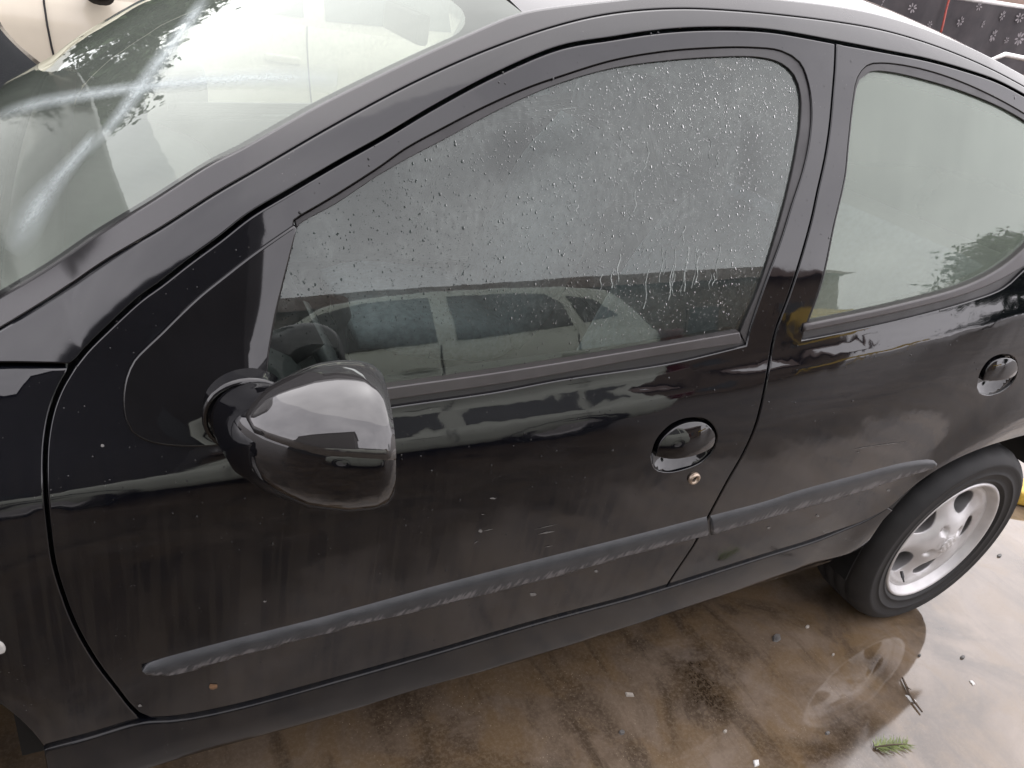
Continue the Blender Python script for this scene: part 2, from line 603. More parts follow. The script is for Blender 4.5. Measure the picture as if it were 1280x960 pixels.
_gc = np.convolve(np.pad(_gc, 7, mode='edge'), _k, mode='valid')
GX, GZ, GC = _xs, _zs, _gc

# ------------------------------------------------------------------ ground
def ground_mat():
    mt, t, out = new_mat('wet_concrete')
    p = N(t, 'ShaderNodeBsdfPrincipled')
    xyz = sep(t, 'Object')
    a = noise(t, 2.1, 7, .62, dist=.5)
    b = noise(t, 7, 6, .6, dist=.8)
    c = noise(t, 48, 6, .68)
    col = mixc(t, ramp(t, a, .38, .62), (.072, .049, .030), (.185, .142, .106))
    col = mixc(t, math_(t, 'MULTIPLY', ramp(t, b, .46, .60), .7), col, (.135, .090, .047))
    stain = ramp(t, noise(t, 3.2, 5, .6, dist=.8), .52, .72)
    col = mixc(t, math_(t, 'MULTIPLY', stain, .92), col, (.022, .014, .008))
    pale = ramp(t, noise(t, 3.0, 7, .66, sc=(1, 1.6, 1), dist=.4), .55, .68)
    col = mixc(t, math_(t, 'MULTIPLY', pale, maprange(t, xyz[0], 1.6, 2.3, .62, .22)), col, (.21, .17, .14))
    # streaks left by draining water
    dr = ramp(t, noise(t, 5, 5, .6, sc=(2.4, .5, 1), rot=(0, 0, -.9), dist=.6), .52, .66)
    col = mixc(t, math_(t, 'MULTIPLY', dr, maprange(t, xyz[0], 1.6, 2.4, .6, .25)), col, (.032, .022, .014))
    col = mixc(t, math_(t, 'MULTIPLY', ramp(t, noise(t, 110, 6, .75), .46, .66), maprange(t, xyz[0], 1.6, 2.4, .42, .12)), col, (.22, .175, .13))
    v = voro(t, 130)
    keep = ramp(t, noise(t, 9, 4), .50, .62)
    sp = math_(t, 'MULTIPLY', ramp(t, v.outputs['Distance'], .10, .17, (1, 1, 1), (0, 0, 0)), keep)
    col = mixc(t, math_(t, 'MULTIPLY', sp, maprange(t, xyz[0], 1.6, 2.2, .75, .2)), col, (.36, .30, .22))
    # standing film of water round the back of the car, damp and painted dimmer elsewhere
    dx = math_(t, 'DIVIDE', math_(t, 'SUBTRACT', xyz[0], 2.7), 3.2)
    dy = math_(t, 'DIVIDE', math_(t, 'SUBTRACT', xyz[1], .3), 1.15)
    dd = math_(t, 'SQRT', math_(t, 'ADD', math_(t, 'MULTIPLY', dx, dx), math_(t, 'MULTIPLY', dy, dy)))
    dd = math_(t, 'ADD', dd, math_(t, 'MULTIPLY', math_(t, 'SUBTRACT', noise(t, 2.2, 5), .5), .7))
    dry_dimmed = ramp(t, dd, .85, 1.2)
    rg = math_(t, 'ADD', maprange(t, noise(t, 3.0, 5), .35, .65, .028, .085), math_(t, 'MULTIPLY', dry_dimmed, .32))
    h = math_(t, 'ADD', math_(t, 'MULTIPLY', noise(t, 4, 2), 1.0), math_(t, 'MULTIPLY', noise(t, 130, 2), .006))
    h = math_(t, 'ADD', h, math_(t, 'MULTIPLY', math_(t, 'MULTIPLY', c, dry_dimmed), .25))
    col = mixc(t, dry_dimmed, col, mixc(t, .52, col, (0, 0, 0)))  # colour dimmed outside the water so the doors mirror darker ground
    ior = maprange(t, dry_dimmed, 0, 1, 1.76, 1.36)
    setp(t, p, Base_Color=col, Roughness=rg, IOR=ior, Normal=bump(t, h, .11, .01))
    L(t, p.outputs[0], out.inputs[0])
    return mt
def grid_sheet(name, x0, x1, y0, y1, z, mat, n=40):
    xs, ys = np.linspace(x0, x1, n), np.linspace(y0, y1, n)
    v = [(x, y, z) for y in ys for x in xs]
    f = [(j * n + i, j * n + i + 1, (j + 1) * n + i + 1, (j + 1) * n + i) for j in range(n - 1) for i in range(n - 1)]
    return mesh_obj(name, v, f, mat)
M['ground'] = ground_mat()
gnd = grid_sheet('ground', -250, 250, -250, 250, 0, M['ground'], 12)
tag(gnd, 'wet brown concrete yard holding a thin film of water', None, None, 'structure')

# ------------------------------------------------------------------ THE BLACK CAR
car = empty('parked_car', (1.15, YC, 0), 'black five-door hatchback with wet paint and scuffed grey rub strips, filling the frame', 'car')

FRONT_GAP = [(91, 459), (78, 480), (66, 509), (58, 550), (56.5, 600), (58, 630), (61, 659), (67, 703), (78, 741), (94, 782), (119, 826), (147, 863)]
FRONT_BOT = [(147, 863), (160, 880), (172, 892), (187, 899), (212, 901), (244, 896.5), (300, 884), (400, 857), (541, 817), (681, 776), (800, 744), (832, 735)]
B_GAP = [(832, 735), (845, 715), (870, 677), (886, 645), (910, 600), (930, 565), (945, 530), (957, 480), (965, 432)]
B_UP = [(965, 432), (970, 412), (986, 370), (1000, 327), (1014, 277), (1022, 240), (1031, 200), (1037, 162), (1041, 120), (1044, 82), (1045, 53)]
i_b = next(i for i, q in enumerate(G_PX) if q[0] > 1000)
TOP_F = [(1045, 53)] + G_PX[:i_b][::-1]
door_px = np.vstack([cr_(TOP_F), cr_(FRONT_GAP[:-1] + FRONT_BOT[:]), cr_(B_GAP), cr_(B_UP)])
FRAME_TOP = [(368, 275), (419, 245), (475, 209), (506, 187), (555, 160), (612, 131), (660, 110), (700, 96), (765, 76), (827, 65), (880, 60.5), (937, 59.5), (977, 64), (1000, 78), (1011, 105),
             (1015, 140), (1012, 178), (1004, 215), (990, 258), (977, 300), (955, 360), (936, 418), (933, 432)]
LIP = [(933, 432), (839, 454), (700, 475), (620, 490), (491, 508.5), (420, 520), (334, 535)]
hole_px = np.vstack([cr_([(334, 535), (334, 456), (366, 292), (368, 276)]), cr_(FRAME_TOP), cr_(LIP)])
HANDLE = [(814, 571), (821, 550), (839, 531), (861, 523), (883, 525), (896, 541), (893, 560), (878, 577), (855, 587), (834, 590.5), (819, 586), (814, 571)]
handle_px = cr_(HANDLE, 4)
front_door = panel('front_door', bp(door_px), M['paint'], car, holes=[bp(hole_px), bp(handle_px)], depth=.022)

# window frame in satin black lies over the painted door above the waist
frame_px = np.vstack([cr_(TOP_F[:]), ])
GLASS_TOP = [(371, 287), (375, 281), (419, 256), (475, 219), (519, 194), (550, 178), (612, 144), (662, 120), (702, 104), (765, 86), (827, 77), (890, 72), (950, 72), (977, 79.5), (993, 94), (1001, 119),
             (1001, 150), (996, 187), (987, 231), (974, 281), (951, 354), (932, 400), (925, 415)]
ring = np.vstack([cr_(FRAME_TOP), cr_(GLASS_TOP)[::-1]])
panel('window_seal', bp(ring, .003), M['rubber'], front_door, off=.003, gap=0, r=.0015, depth=.012)
bs = np.vstack([cr_([(334, 509), (481, 485.5), (620, 466), (776, 441), (925, 415.5)]), cr_([(928, 429), (807, 448), (700, 468), (620, 481.5), (487, 501), (334, 526)])])
panel('waist_seal', bp(bs, -.004), M['seal'], front_door, off=-.004, gap=0, r=.002, depth=.014)
bs2 = np.vstack([cr_([(334, 515), (481, 492), (620, 472), (776, 447), (927, 422)]), cr_([(936, 434), (839, 458), (700, 480), (620, 495), (491, 513), (334, 540)])])
panel('waist_channel', bp(bs2, .005), M['rubber'], front_door, off=.005, gap=0, r=.001, depth=.006)

def fog_front(t):
    # UV = metres (x, z); mist over the upper glass, wiped patches and runs
    c = N(t, 'ShaderNodeTexCoord')
    s = N(t, 'ShaderNodeSeparateXYZ')
    L(t, c.outputs['UV'], s.inputs[0])
    u, v = s.outputs[0], s.outputs[1]
    def blob(cx, cz, rx, rz, soft=.5):
        a = math_(t, 'DIVIDE', math_(t, 'SUBTRACT', u, cx), rx)
        b = math_(t, 'DIVIDE', math_(t, 'SUBTRACT', v, cz), rz)
        d = math_(t, 'SQRT', math_(t, 'ADD', math_(t, 'MULTIPLY', a, a), math_(t, 'MULTIPLY', b, b)))
        d = math_(t, 'ADD', d, math_(t, 'MULTIPLY', math_(t, 'SUBTRACT', noise(t, 24, 4, coord='UV'), .5), .9))
        return maprange(t, d, 1 - soft, 1 + soft * .3, 1, 0)
    base = maprange(t, v, .93, 1.05, .03, .29)
    fine = ramp(t, noise(t, 120, 4, .65, coord='UV', sc=(1, .7, 1)), .38, .62)
    mid = ramp(t, noise(t, 14, 5, .6, coord='UV', dist=.6), .30, .62)
    f = math_(t, 'MULTIPLY', base, math_(t, 'ADD', .45, math_(t, 'MULTIPLY', math_(t, 'MULTIPLY', fine, mid), .75)))
    for args in (BLOBS):
        f = math_(t, 'MULTIPLY', f, math_(t, 'SUBTRACT', 1.0, math_(t, 'MULTIPLY', blob(*args), .62)))
    return f
def uvz(px):
    return tuple(bp([px], .007)[0])
b1, b2, b3, b4 = uvz((690, 178)), uvz((936, 215)), uvz((470, 265)), uvz((640, 200))
BLOBS = [(b1[0], b1[1], .075, .024), (b2[0], b2[1], .028, .07), (b3[0], b3[1], .055, .07), (b4[0], b4[1], .05, .03)]
M['glass_front'] = glass_mat('misted_window_glass', veil=fog_front, ior=1.69, tint=(.88, .95, .91), veilcol=(.18, .205, .195), bmp=.012)
front_glass = panel('window_glass', bp(hole_px, .007), M['glass_front'], front_door, off=.007, gap=-.004, r=.0005, depth=.003, uv=True, grid=.03)

# mirror sail panel
SAIL = [(368, 280), (340, 299), (312, 319), (280, 344), (250, 368), (222, 394), (200, 416), (180, 435), (166, 450), (156, 472), (152, 500), (155, 525), (163, 541), (178, 552), (200, 558), (230, 560), (269, 557), (296, 549), (318, 536), (330, 518)]
sail_px = np.vstack([cr_(SAIL), cr_([(330, 518), (338, 440), (373, 286)])])
def S_sail(x, z):
    return S(x, z) - .014 * np.exp(-(((x - .655) / .055) ** 2 + ((z - .885) / .055) ** 2))
sail = panel('mirror_sail', bp(sail_px, -.003), M['gloss'], front_door, off=-.003, gap=.001, r=.003, depth=.008, grid=.014, fn=S_sail)

# rear door
ARCH = [(1300, 541), (1280, 545), (1258, 551), (1230, 560), (1197, 574), (1165, 592), (1139, 611), (1120, 628)]
REAR_BOT = [(1120, 628), (1108, 638), (1085, 650), (1050, 664), (1015, 677), (960, 694), (875, 721), (832, 735)]
TOP_R = [(1045, 53)] + G_PX[i_b + 1:]
REAR_EDGE = [(1400, 210), (1404, 260), (1380, 350), (1345, 440), (1318, 500), (1300, 541)]
rdoor_px = np.vstack([cr_(TOP_R), cr_(REAR_EDGE), cr_(ARCH + REAR_BOT[1:]), cr_(B_GAP), cr_(B_UP)])
RF = [(1003, 425), (1007, 410), (1027, 352), (1042, 282), (1056, 220), (1060, 180), (1067, 120), (1072, 97), (1084, 82), (1102, 79), (1150, 86), (1210, 106), (1280, 142), (1320, 172), (1345, 205), (1350, 245), (1330, 290), (1305, 318), (1280, 338)]
RLIP = [(1280, 338), (1255, 360), (1210, 377), (1120, 401), (1035, 419), (1003, 425)]
rhole_px = np.vstack([cr_(RF), cr_(RLIP)])
RHANDLE = [(1222, 484), (1226, 465), (1238, 449), (1255, 443), (1268, 447), (1272, 462), (1266, 478), (1251, 490), (1235, 494), (1225, 491), (1222, 484)]
rhandle_px = cr_(RHANDLE, 4)
rear_door = panel('rear_door', bp(rdoor_px), M['paint'], car, holes=[bp(rhole_px), bp(rhandle_px)], depth=.022)
RG = [(1009, 409), (1029, 352), (1044, 282), (1058, 220), (1062, 180), (1069, 122), (1075, 100), (1088, 90), (1110, 90), (1160, 101), (1210, 117), (1260, 139), (1300, 165), (1328, 195), (1334, 240), (1315, 280), (1290, 304)]
ring = np.vstack([cr_(RF[1:-2] + [(1308, 316)]), cr_(RG)[::-1]])
panel('window_seal', bp(ring, .002), M['rubber'], rear_door, off=.002, gap=0, r=.0015, depth=.012)
bs = np.vstack([cr_([(1007, 405.5), (1120, 381.5), (1210, 356.5), (1255, 333), (1290, 303), (1312, 280)]), cr_([(1322, 296), (1296, 322), (1258, 347), (1210, 368), (1120, 392), (1005, 416)])])
panel('waist_seal', bp(bs, -.005), M['seal'], rear_door, off=-.005, gap=0, r=.004, depth=.016)
bs2 = np.vstack([cr_([(1005, 410), (1120, 387), (1210, 362), (1258, 340), (1296, 312)]), cr_([(1300, 335), (1258, 363), (1210, 381), (1120, 404), (1003, 428)])])
panel('waist_channel', bp(bs2, .005), M['rubber'], rear_door, off=.005, gap=0, r=.001, depth=.006)
def sky_veil_rear(t):  # pale diffuse veil painted over the glass in place of bright sky reflection
    c = N(t, 'ShaderNodeTexCoord')
    s = N(t, 'ShaderNodeSeparateXYZ')
    L(t, c.outputs['UV'], s.inputs[0])
    st = noise(t, 30, 4, .6, coord='UV', sc=(1.4, .15, 1))
    return math_(t, 'ADD', .34, math_(t, 'MULTIPLY', ramp(t, math_(t, 'ADD', math_(t, 'MULTIPLY', st, .4), math_(t, 'MULTIPLY', noise(t, 9, 5, coord='UV', dist=.6), .6)), .3, .7), .14))
M['glass_rear'] = glass_mat('rear_window_glass', veil=sky_veil_rear, ior=1.72, veilcol=(.27, .315, .265), gl=(.93, 1, .93), bmp=.02)
rear_glass = panel('window_glass', bp(rhole_px, .007), M['glass_rear'], rear_door, off=.007, gap=-.004, r=.0005, depth=.003, uv=True, grid=.03)

# sill under the doors
SILL_BOT = [(1120, 640), (1108, 652), (1097, 668), (1086, 683), (1067, 697), (1030, 711), (986, 724), (880, 755), (800, 780), (681, 820), (525, 862), (400, 902), (312, 926), (250, 943), (200, 958), (150, 972), (62, 990)]
SILL_TOP = [(54, 939), (110, 924), (175, 905), (196, 903), (212, 902.5), (244, 898), (300, 886), (400, 859), (541, 819), (681, 778), (800, 746), (875, 723), (960, 696), (1015, 679), (1050, 666), (1085, 652), (1112, 637)]
sill_px = np.vstack([cr_([(62, 990), (54, 939)]), cr_(SILL_TOP), cr_(SILL_BOT)])
panel('sill', bp(sill_px, -.006), M['sill'], car, grid=.012, gap=.0005, r=.004, depth=.06, fn=lambda x, z: S(x, z) - .006 * np.clip((2.06 - x) / .22, 0, 1) + .002 * np.clip((x - 1.98) / .1, 0, 1) + .008 / (1 + np.exp((z - (.268 + .055 * (x - .6))) / .004)))

# front wing
wf = bp(cr_(FRONT_GAP[:-1] + [(147, 863), (165, 886), (178, 899)]))
wb = bp(cr_([(178, 899), (110, 921), (54, 936)]))
a0 = wb[-1]
cx, cz = 0.0, .32
R_ = np.hypot(a0[0] - cx, a0[1] - cz)
th0 = math.atan2(a0[1] - cz, a0[0] - cx)
arc = np.array([(cx + R_ * math.cos(t), cz + R_ * math.sin(t)) for t in np.linspace(th0, PI + .1, 60)])
wt = bp(cr_([(88, 458), (0, 457), (-90, 459)]))
xl, zl = wt[-1]
front = np.array([(-.52, arc[-1][1]), (-.58, .5), (-.56, .70), (-.48, zl - .20), (-.2, zl - .12), (0.1, zl - .05)])
wing_poly = np.vstack([wt, cr_(np.vstack([wt[-1:], front[::-1]]), .03)[1:], arc[::-1][1:-1], wb[::-1][:-1], wf[::-1]])
wing = panel('front_wing', wing_poly, M['paint'], car, depth=.03)

# roof rail and windscreen pillar in one pressing, with its ditch moulding
L2 = [(-90, 460), (-40, 432), (0, 409), (62, 371), (137, 321), (200, 284), (269, 240), (312, 215), (419, 153), (519, 100), (612, 59), (700, 29), (765, 15), (840, 9), (921, 12), (1040, 25), (1110, 38), (1185, 62), (1260, 96), (1330, 140), (1390, 200)]
L1 = [(-90, 425), (-40, 397), (0, 373), (62, 336), (119, 297), (187, 256), (266, 206), (300, 189), (400, 133), (500, 84), (581, 47), (640, 22), (671, 14), (765, 2), (840, -5), (921, -4), (1040, 8), (1110, 22), (1185, 48), (1260, 84), (1330, 128), (1390, 190)]
rail_px = np.vstack([cr_([(-90, 460), (0, 457), (88, 458)]), cr_(G_PX), cr_(L2)[::-1]])
rail = panel('roof_rail', bp(rail_px), M['paint_haze'], car, depth=.02, grid=.014)
mould_px = np.vstack([cr_(L2), cr_(L1)[::-1]])
mould = panel('roof_moulding', bp(mould_px, .002), M['frame'], car, off=.002, gap=-.0012, r=.002, depth=.012, grid=.012)

def edge3(px, off):
    xz = bp(cr_(px, 14), off)
    return np.stack([xz[:, 0], S(xz[:, 0], xz[:, 1]) + off, xz[:, 1]], 1)
E1 = edge3(L1, .004)
split = int(np.argmin(np.abs(np.array(cr_(L1, 14))[:, 0] - 652)))
WE, RE = E1[:split + 1], E1[split:]

def loft(name, edge, hfun, dirv, mat, parent, nu=41, power=2.4, off=0.0):
    """surface from an edge curve across to its mirror image, crowned along dirv"""
    us = np.linspace(-1, 1, nu)
    us = np.sign(us) * (1 - (1 - np.abs(us)) ** 1.25)
    V, UV = [], []
    seg = np.concatenate([[0], np.cumsum(np.linalg.norm(np.diff(edge, axis=0), axis=1))])
    for k, p in enumerate(edge):
        hw = YC - p[1]
        for u in us:
            h = hfun(k / (len(edge) - 1)) * (1 - abs(u) ** power) + off
            q = np.array([p[0], YC + u * hw, p[2]]) + np.asarray(dirv(k / (len(edge) - 1))) * h
            V.append(q)
            UV.append(((1 - abs(u)) * hw, seg[-1] - seg[k]))
    n = len(edge)
    F = [(k * nu + i, (k + 1) * nu + i, (k + 1) * nu + i + 1, k * nu + i + 1) for k in range(n - 1) for i in range(nu - 1)]
    return mesh_obj(name, V, F, mat, parent, uvs=UV)
def unit(v):
    v = np.asarray(v, float)
    return v / np.linalg.norm(v)
def frit(t):
    c = N(t, 'ShaderNodeTexCoord')
    s = N(t, 'ShaderNodeSeparateXYZ')
    L(t, c.outputs['UV'], s.inputs[0])
    a = math_(t, 'MAXIMUM', math_(t, 'DIVIDE', math_(t, 'SUBTRACT', .075, s.outputs[0]), .063), 0)
    b = math_(t, 'MAXIMUM', math_(t, 'DIVIDE', math_(t, 'SUBTRACT', .105, s.outputs[1]), .045), 0)
    d = math_(t, 'SQRT', math_(t, 'ADD', math_(t, 'MULTIPLY', a, a), math_(t, 'MULTIPLY', b, b)))
    return ramp(t, d, .97, 1.03)
def fog_screen(t):
    f = ramp(t, noise(t, 3.0, 5, .6, dist=.5), .25, .75)
    return math_(t, 'ADD', .42, math_(t, 'MULTIPLY', f, .22))
M['glass_screen'] = glass_mat('windscreen_glass', ior=1.58, bmp=.05, border=frit, veil=fog_screen, veilcol=(.205, .23, .20), gl=(.94, 1, .94))
wdir = lambda s: unit((-.55, 0, .83))
windscreen = loft('windscreen', WE, lambda s: .075, wdir, M['glass_screen'], car, power=2.2)
roof = loft('roof', RE, lambda s: .055, lambda s: (0, 0, 1), M['paint_haze'], car, power=2.6)
liner = loft('headlining', RE, lambda s: .055, lambda s: (0, 0, 1), M['liner'], car, power=2.6, off=-.03)

# rear end: quarter panels, tail
re_xz = bp(cr_(REAR_EDGE))
qa = np.array([(2.442 + .345 * math.cos(t), .31 + .345 * math.sin(t)) for t in np.linspace(PI * .45, PI * .165, 24)])
qarch = np.vstack([bp(cr_([(1300, 541), (1330, 534)])), qa[qa[:, 0] > bp([(1330, 534)])[0][0] + .02]])
rail_end = bp(cr_(L2))[-1]
gend = bp([G_PX[-1]])[0]
tail = np.array([(2.83, .47), (2.90, .495), (2.965, .54), (3.02, .61), (3.05, .70), (3.02, .86), (2.93, 1.04), (2.82, 1.18), (2.72, 1.28), (2.60, 1.335), (2.45, 1.36)])
tail = tail[tail[:, 0] > gend[0] + .02] if gend[0] > 2.4 else tail
qpoly = np.vstack([re_xz, qarch[1:], cr_(tail, .03), rail_end[None]])
quarter = panel('rear_quarter', qpoly, M['paint'], car, depth=.02)
tcurve = cr_(tail, .04)
T3 = np.stack([tcurve[:, 0], S(tcurve[:, 0], tcurve[:, 1]), tcurve[:, 1]], 1)
tailp = loft('tailgate', T3, lambda s: .05, lambda s: unit((1, 0, .35)), M['paint'], car, power=2.6)


# ------------------------------------------------------------------ door furniture
def handle(door, hole_px_, flap_px, tilt):
    o = bp(hole_px_)
    c = o.mean(0)
    rx_, rz_ = np.ptp(o[:, 0]) / 2, np.ptp(o[:, 1]) / 2
    def e2(x, z):
        return np.clip(((x - c[0]) / (rx_ * 1.03)) ** 2 + ((z - c[1]) / (rz_ * 1.03)) ** 2, 0, 1)
    panel('handle_recess', o, M['gloss'], door, gap=-.002, r=.001, depth=.003, grid=.006, fn=lambda x, z: S(x, z) + .004 + .020 * (1 - e2(x, z) ** 1.5))
    fl = bp(flap_px)
    panel('door_handle', fl, M['gloss'], door, gap=.0, r=.002, depth=.012, grid=.006, fn=lambda x, z: S(x, z) - .001 - .012 * (1 - e2(x, z)) - .05 * np.maximum(0, c[1] - z) * 0)
handle(front_door, handle_px, cr_([(818, 569), (824, 551), (841, 534), (862, 526), (881, 528), (892.5, 542), (890, 556), (878, 561), (852, 567), (832, 570), (818, 569)], 4), 0)
handle(rear_door, rhandle_px, cr_([(1226, 474), (1230, 463), (1241, 451), (1256, 446), (1266, 449), (1269, 461), (1264, 468), (1250, 471), (1236, 473), (1226, 474)], 4), 0)

def lathe(prof, n=32, axis='y'):
    """profile [(r, h)] about the y axis -> verts, faces; h along +y, outer side faces -y"""
    V, F = [], []
    for (r, h) in prof:
        for i in range(n):
            a = 2 * PI * i / n
            V.append((r * math.cos(a), h, r * math.sin(a)))
    for k in range(len(prof) - 1):
        for i in range(n):
            j = (i + 1) % n
            F.append((k * n + i, k * n + j, (k + 1) * n + j, (k + 1) * n + i))
    return V, F
def frame_on_side(px, off=0.0):
    xz = bp([px], off)[0]
    n = Vector(snormal(np.array([xz[0]]), np.array([xz[1]]))[0])
    p = Vector((xz[0], float(S(xz[0:1], xz[1:2])[0]) + off, xz[1]))
    y = -n
    x = Vector((0, 0, 1)).cross(y) * -1
    x.normalize()
    z = x.cross(y)
    R3 = Matrix((x, y, z)).transposed().to_4x4()
    R3.translation = p
    return R3
V, F = lathe([(.0050, .0), (.0058, -.0040), (.0078, -.0062), (.0098, -.0056), (.0112, -.003), (.0116, .001)], 24)
lk = mesh_obj('door_lock', V, F, M['lockm'], front_door)
lk.matrix_local = frame_on_side((867, 597.5))
V, F = lathe([(.0001, -.0012), (.0052, -.0012), (.0054, .001)], 20)
ks = mesh_obj('keyhole', V, F, M['under'], front_door)
ks.matrix_local = frame_on_side((867, 597.5))

# rub strips
def rub_strip(top, bot, parent, lab=None):
    tx, bx = bp(cr_(top, 6), -.004), bp(cr_(bot, 6), -.004)
    px_ = np.vstack([cr_(top, 6), cr_(bot[::-1], 6)])
    ts, bs_ = tx[np.argsort(tx[:, 0])], bx[np.argsort(bx[:, 0])]
    def fn(x, z):
        zt, zb = np.interp(x, ts[:, 0], ts[:, 1]), np.interp(x, bs_[:, 0], bs_[:, 1])
        v = np.clip((z - zb) / np.maximum(zt - zb, .004), 0, 1)
        a = np.clip(v / .16, 0, 1)
        b = np.clip((1 - v) / .34, 0, 1)
        return S(x, z) - .008 * (a * (2 - a)) * (b * (2 - b)) + .0015
    o = panel('rub_strip', bp(px_, -.004), M['strip'], parent, gap=.0004, r=.0012, depth=.006, grid=.008, fn=fn)
    me = o.data
    co = np.zeros(len(me.vertices) * 3)
    me.vertices.foreach_get('co', co)
    co = co.reshape(-1, 3)
    zt, zb = np.interp(co[:, 0], ts[:, 0], ts[:, 1]), np.interp(co[:, 0], bs_[:, 0], bs_[:, 1])
    uv = np.stack([co[:, 0], (co[:, 2] - zb) / np.maximum(zt - zb, .004)], 1)
    ul = me.uv_layers.new(name='UVMap')
    li = np.zeros(len(me.loops), int)
    me.loops.foreach_get('vertex_index', li)
    ul.data.foreach_set('uv', uv[li].ravel())
    return o
rub_strip([(177, 838), (182, 833), (200, 826), (281, 804), (400, 774), (556, 731), (681, 698.5), (800, 668.5), (886, 646)], [(177, 838.5), (181, 843), (189, 846), (219, 846), (281, 828), (397, 797), (556, 758), (681, 727), (800, 693), (887, 671)], front_door)
rub_strip([(888.5, 646), (960, 627), (1000, 614), (1066, 596), (1131, 579), (1162, 575), (1169, 576), (1172, 579.5)], [(889.5, 671), (985, 643), (1066, 620), (1131, 598.5), (1160, 589), (1169, 584), (1172, 580)], rear_door)

# chips, scratches and a rust spot in the paint
def mark(name, pts, mat, parent, lab=None):
    p = np.asarray(pts, float)
    xz = bp(p, -.0006)
    c = xz.mean(0)
    v = [(x, float(S(np.array([x]), np.array([z]))[0]) - .0006, z) for x, z in xz]
    v.append((c[0], float(S(c[0:1], c[1:2])[0]) - .0008, c[1]))
    n = len(xz)
    f = [(i, (i + 1) % n, n) for i in range(n)]
    if area(xz) < 0:
        f = [t_[::-1] for t_ in f]
    o = mesh_obj(name, v, f, mat, parent)
    if lab:
        o['label'] = lab
    return o
def blotch(px, r, n=9, asp=1.0):
    return [(px[0] + r * asp * random.uniform(.65, 1.15) * math.cos(2 * PI * i / n), px[1] + r * random.uniform(.65, 1.15) * math.sin(2 * PI * i / n)) for i in range(n)]
def stroke(a, b, wd):
    a, b = np.array(a, float), np.array(b, float)
    d = (b - a) / np.hypot(*(b - a))
    n = np.array([-d[1], d[0]]) * wd / 2
    mid = (a + b) / 2 + n * random.uniform(-.5, .5)
    return [a, mid - n, b, mid + n]
mark('rust_spot', blotch((266, 858.5), 4.2, asp=1.7), M['rust'], front_door, 'small rusty spot low on the front door')
for px_, r_, a_ in [((128, 557), 2.6, 1), ((666, 743), 2.6, 1.8), ((601, 664), 2.2, 1.3), ((745, 714), 2.0, 1.5), ((175, 882), 2.0, 1.3), ((616, 623), 1.2, 3), ((331, 752), 1.6, 1.5)]:
    mark('paint_chip', blotch(px_, r_, asp=a_), M['chip'], front_door)
for a_, b_, w_ in [((604, 664), (617, 661), .9), ((601, 643), (606, 643), .8), ((592, 680), (598, 676), .9), ((668, 662), (698, 655), .7), ((672, 668), (694, 664), 2.0), ((680, 684), (692, 682), .7), ((613, 624), (622, 622), .9)]:
    mark('paint_scratch', stroke(a_, b_, w_), M['chip'], front_door)
for a_, b_, w_ in [((1066, 562), (1094, 557), 1.0), ((1094, 557), (1136, 552), .9), ((1070, 566), (1076, 564), 1.0), ((1078, 559), (1128, 553), .6)]:
    mark('paint_scratch', stroke(a_, b_, w_), M['chip'], rear_door)
for px_, r_ in [((961, 660), 1.6), ((1022, 645), 1.6), ((1111, 613), 1.5)]:
    mark('paint_chip', blotch(px_, r_, asp=1.4), M['chip'], rear_door)
panel('inner_wing', bp([(-120, 430), (70, 432), (112, 470), (100, 500), (-120, 500)], .03), M['under'], wing, off=.03, gap=0, r=.001, depth=.01)
# side repeater at the frame's left edge
rp = bp(cr_([(-14, 800), (0, 801), (7, 808), (7, 814), (0, 817), (-14, 816), (-14, 800)], 3))
M['cap'] = simple('cap_gloss', (.02, .019, .019), rough=.03, ior=1.78, scale=20, var=.1)
M['lens'] = simple('clear_lens', (.45, .44, .42), rough=.12, scale=90, var=.2)
panel('side_repeater', rp, M['lens'], wing, off=-.003, gap=0, r=.003, depth=.008, grid=.005)

# ------------------------------------------------------------------ door mirror
def loft_rings(secs, n=28, cap=True):
    """secs: centre, axis u, axis v, ru, rv, exponent -> tube"""
    V, F = [], []
    for c, u, v, ru, rv, ex in secs:
        for i in range(n):
            a = 2 * PI * i / n
            ca, sa = math.cos(a), math.sin(a)
            V.append(tuple(np.array(c) + np.array(u) * ru * np.sign(ca) * abs(ca) ** (2 / ex) + np.array(v) * rv * np.sign(sa) * abs(sa) ** (2 / ex)))
    for k in range(len(secs) - 1):
        for i in range(n):
            j = (i + 1) % n
            F.append((k * n + i, (k + 1) * n + i, (k + 1) * n + j, k * n + j))
    return V, F
def rot_about(v, ang, ax):
    return np.array(Matrix.Rotation(ang, 3, Vector(ax)) @ Vector(v))
def mirror_secs(scale=1.0, k0=0):
    S_ = []
    #        x     y      z      yaw  ru    rv   exp      (yaw: path direction, 0 = -y, 90 = +x)
    for (x, y, z, yaw, ru, rv, ex) in MIRROR[k0:]:
        a = math.radians(yaw)
        u = (-math.cos(a), -math.sin(a), 0)        # horizontal, towards front/outside
        lean = .10 * min(1, max(0, (yaw - 10) / 60))
        v = (-lean, 0, math.sqrt(1 - lean * lean))
        S_.append(((x, y, z), u, v, ru * scale, rv * scale, ex))
    return S_
MIRROR = [(.655, .050, .885, 5, .046, .044, 2.1), (.655, .020, .888, 8, .043, .042, 2.1), (.657, -.005, .892, 18, .045, .044, 2.1), (.665, -.032, .899, 38, .056, .053, 2.15), (.682, -.056, .908, 58, .068, .063, 2.25),
          (.706, -.074, .914, 72, .076, .070, 2.35), (.734, -.083, .917, 80, .080, .073, 2.4), (.758, -.087, .918, 82, .080, .073, 2.3), (.772, -.088, .917, 82, .077, .070, 2.25), (.779, -.088, .917, 82, .071, .064, 2.2)]
secs = mirror_secs()
V, F = loft_rings(secs, 40)
mir = mesh_obj('door_mirror', V, F, M['gloss'], front_door)
